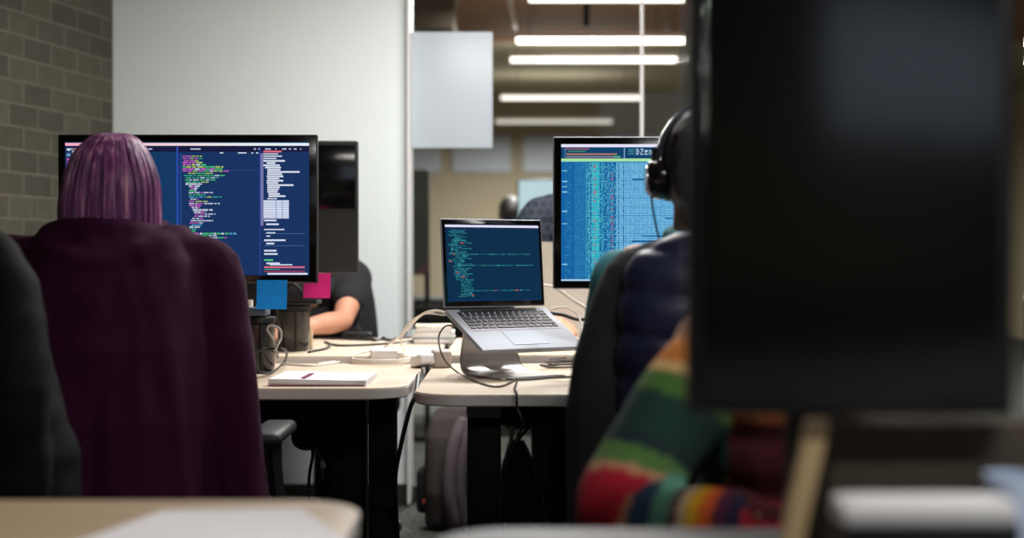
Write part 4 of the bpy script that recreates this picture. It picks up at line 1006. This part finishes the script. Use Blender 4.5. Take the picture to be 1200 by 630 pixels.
bg = thing('bag', 'black shoulder bag hanging in shadow beside the laptop desk leg', 'bag', (xx(606, 4.9), 4.9, 0))
c = MB(); rg = []
for z, hw, hy in ((.0, .05, .05), (.04, .075, .08), (.2, .07, .085), (.34, .05, .06), (.42, .03, .03)): rg.append(sell(0, 0, z, hw, hy, 32, 2.6))
voxel(c.loft(rg), 'body', M['black_cloth'], bg, .007, 2, folds(.01, 10, 8, 3))
MB().tube(crom([(.0, -.03, .4), (.06, -.05, .3), (.1, -.08, .14), (.17, -.1, .035), (.26, -.1, .014)]), .011, 8).build('strap', M['black_cloth'], bg)
MB().tube(crom([P(598, 480, 4.85)-bg.location, P(600, 500, 4.84)-bg.location, P(598, 528, 4.84)-bg.location]), .008, 8).build('pale_strap', mat('pale_strap', (110, 110, 112), .6), bg)

cable('cable', [P(690, 470, 3.45), P(650, 490, 3.45), P(640, 520, 3.5), P(630, 560, 3.55), P(622, 600, 3.6), P(612, 640, 3.6)], .006, M['cable_b'], 'thick black cable curving down beneath the laptop desk')
cable('cable', [P(640, 475, 3.6), P(622, 498, 3.6), P(608, 515, 3.6), P(612, 526, 3.6)], .004, M['cable_b'], 'short black cable swagged below the laptop desk tray')
t = thing('cable_box', 'small dark junction box hung under the laptop desk', 'box', P(628, 500, 3.6)+Vector((0, 0, 0)))
MB().box((0, 0, 0), (.024, .03, .028), .004).build('body', M['black'], t); MB().tube([(0, 0, .01), (0, 0, .05+.0)], .004, 8).build('hanger', M['steel'], t)

# cables and a black adapter hanging under the left desk
cable('cable', [P(349, 480, 3.62), P(346, 498, 3.62), P(352, 520, 3.62), P(366, 528, 3.6), P(362, 560, 3.6), P(360, 620, 3.6), P(361, 680, 3.6)], .0042, M['cable_b'], 'black cable hanging in front of the lit wall under the code desk')
cable('cable', [P(352, 470, 3.64), P(356, 500, 3.64), P(368, 522, 3.64), P(376, 545, 3.62), P(379, 562, 3.62)], .0045, M['cable_b'], 'black cable ending in a small plug under the code desk')
cable('cable', [P(354, 524, 3.63), P(366, 524, 3.62), P(374, 532, 3.62), P(380, 548, 3.62)], .006, M['cable_g'], 'grey cable bent under the code desk')
t = thing('hanging_bag', 'black bag hanging under the code desk beside the desk leg', 'bag', (xx(372, 3.72), 3.72, zz(472, 3.72)))
c = MB(); c.limb([(0.0, 0, -.02), (.015, 0, -.1), (.02, 0, -.165)], [.03, .028, .012]); c.limb([(-.035, 0, -.02), (-.03, 0, -.08), (-.01, 0, -.1)], [.04, .042, .02])
voxel(c, 'body', M['black_cloth'], t, .006, 1, folds(.006, 20, 12, 5))
sb = thing('backpack', 'black rucksack hanging beneath the lit data monitor desk', 'backpack', (xx(668, 3.75), 3.75, .22))
c = MB(); rg = []
for z, hw, hy in ((.0, .05, .05), (.05, .06, .07), (.12, .065, .08), (.3, .07, .08), (.4, .06, .07), (.44, .03, .03)): rg.append(sell(0, 0, z, hw, hy, 32, 2.8))
voxel(c.loft(rg), 'body', M['black_cloth'], sb, .007, 2, folds(.012, 12, 8, 8))
MB().tube(crom([(-.02, 0, .43), (-.02, 0, .47), (.02, 0, .47), (.02, 0, .43)]), .008, 8).build('handle', M['black_cloth'], sb)

# ---------------------------------------------------------------- things around the tall near monitor
M['kraft'] = mat('kraft_tan', (196, 168, 124), .8); M['dk_brown'] = mat('dark_brown_board', (62, 53, 41), .8, bump=.1, scale=20)
D0 = 1.36
a, b = xx(962, D0), xx(1205, D0)
t = thing('box', 'dark brown box with a tan end panel beneath the upright monitor', 'box', ((a+b)/2, D0, TOP))
zt2 = zz(491, D0)-TOP
MB().box((0, 0, zt2/2), (b-a, .07, zt2), .004).build('body', M['dk_brown'], t)
ep = MB(); xa, xb = xx(949, D0)-(a+b)/2, xx(934, 1.32)-(a+b)/2; w2 = .0095
ep.loft([[Vector((xc-w2, -.046, z_)), Vector((xc+w2, -.046, z_)), Vector((xc+w2, -.026, z_)), Vector((xc-w2, -.026, z_))] for xc, z_ in ((xb-.012, 0), (xb, zz(600, D0)-TOP), (xa, zt2+.004))])
ep.build('end_panel', M['kraft'], t)
D1 = 1.2
a, b = xx(986, D1), xx(1192, D1)
z1 = zz(592, D1)
t = thing('book', 'black hardback under the white tablet beside the tan-ended box', 'book', ((a+b)/2+.004, D1+.03, TOP))
hh = z1-.016-.001-TOP
MB().box((0, 0, hh/2), (b-a-.01, .05, hh-.006), .002).build('pages', M['dark'], t)
cv = MB().box((0, 0, hh-.0015), (b-a, .056, .003), .001); cv.box((0, 0, .0015), (b-a, .056, .003), .001); cv.box((0, -.028, hh/2), (b-a, .003, hh), .001)
cv.build('cover', M['black'], t)
t = thing('tablet', 'white slab tablet lying on the black hardback', 'tablet', ((a+b)/2, D1+.02, z1-.016))
MB().box((0, 0, .009), (b-a, .05, .0215), .006, seg=4).build('shell', M['white'], t)
MB().box((0, 0, .0198), (b-a-.03, .034, .0006)).build('screen', M['paper'], t)
mg_ = thing('mug', 'pale blue mug standing beside the white tablet', 'mug', (xx(1188, 1.282), 1.282, TOP))
mh = zz(556, 1.282)-TOP
M['pale_blue'] = mat('pale_blue_glaze', (206, 222, 246), .3)
MB().lathe([(.015, .002), (.021, 0), (.024, mh*.4), (.026, mh-.003), (.0255, mh), (.023, mh-.001), (.021, .01), (.002, .008)], n=36).build('cup', M['pale_blue'], mg_)
MB().tube(crom([(.022, 0, mh*.8), (.042, 0, mh*.75), (.044, 0, mh*.4), (.02, 0, mh*.28)]), .004, 8).build('handle', M['pale_blue'], mg_)
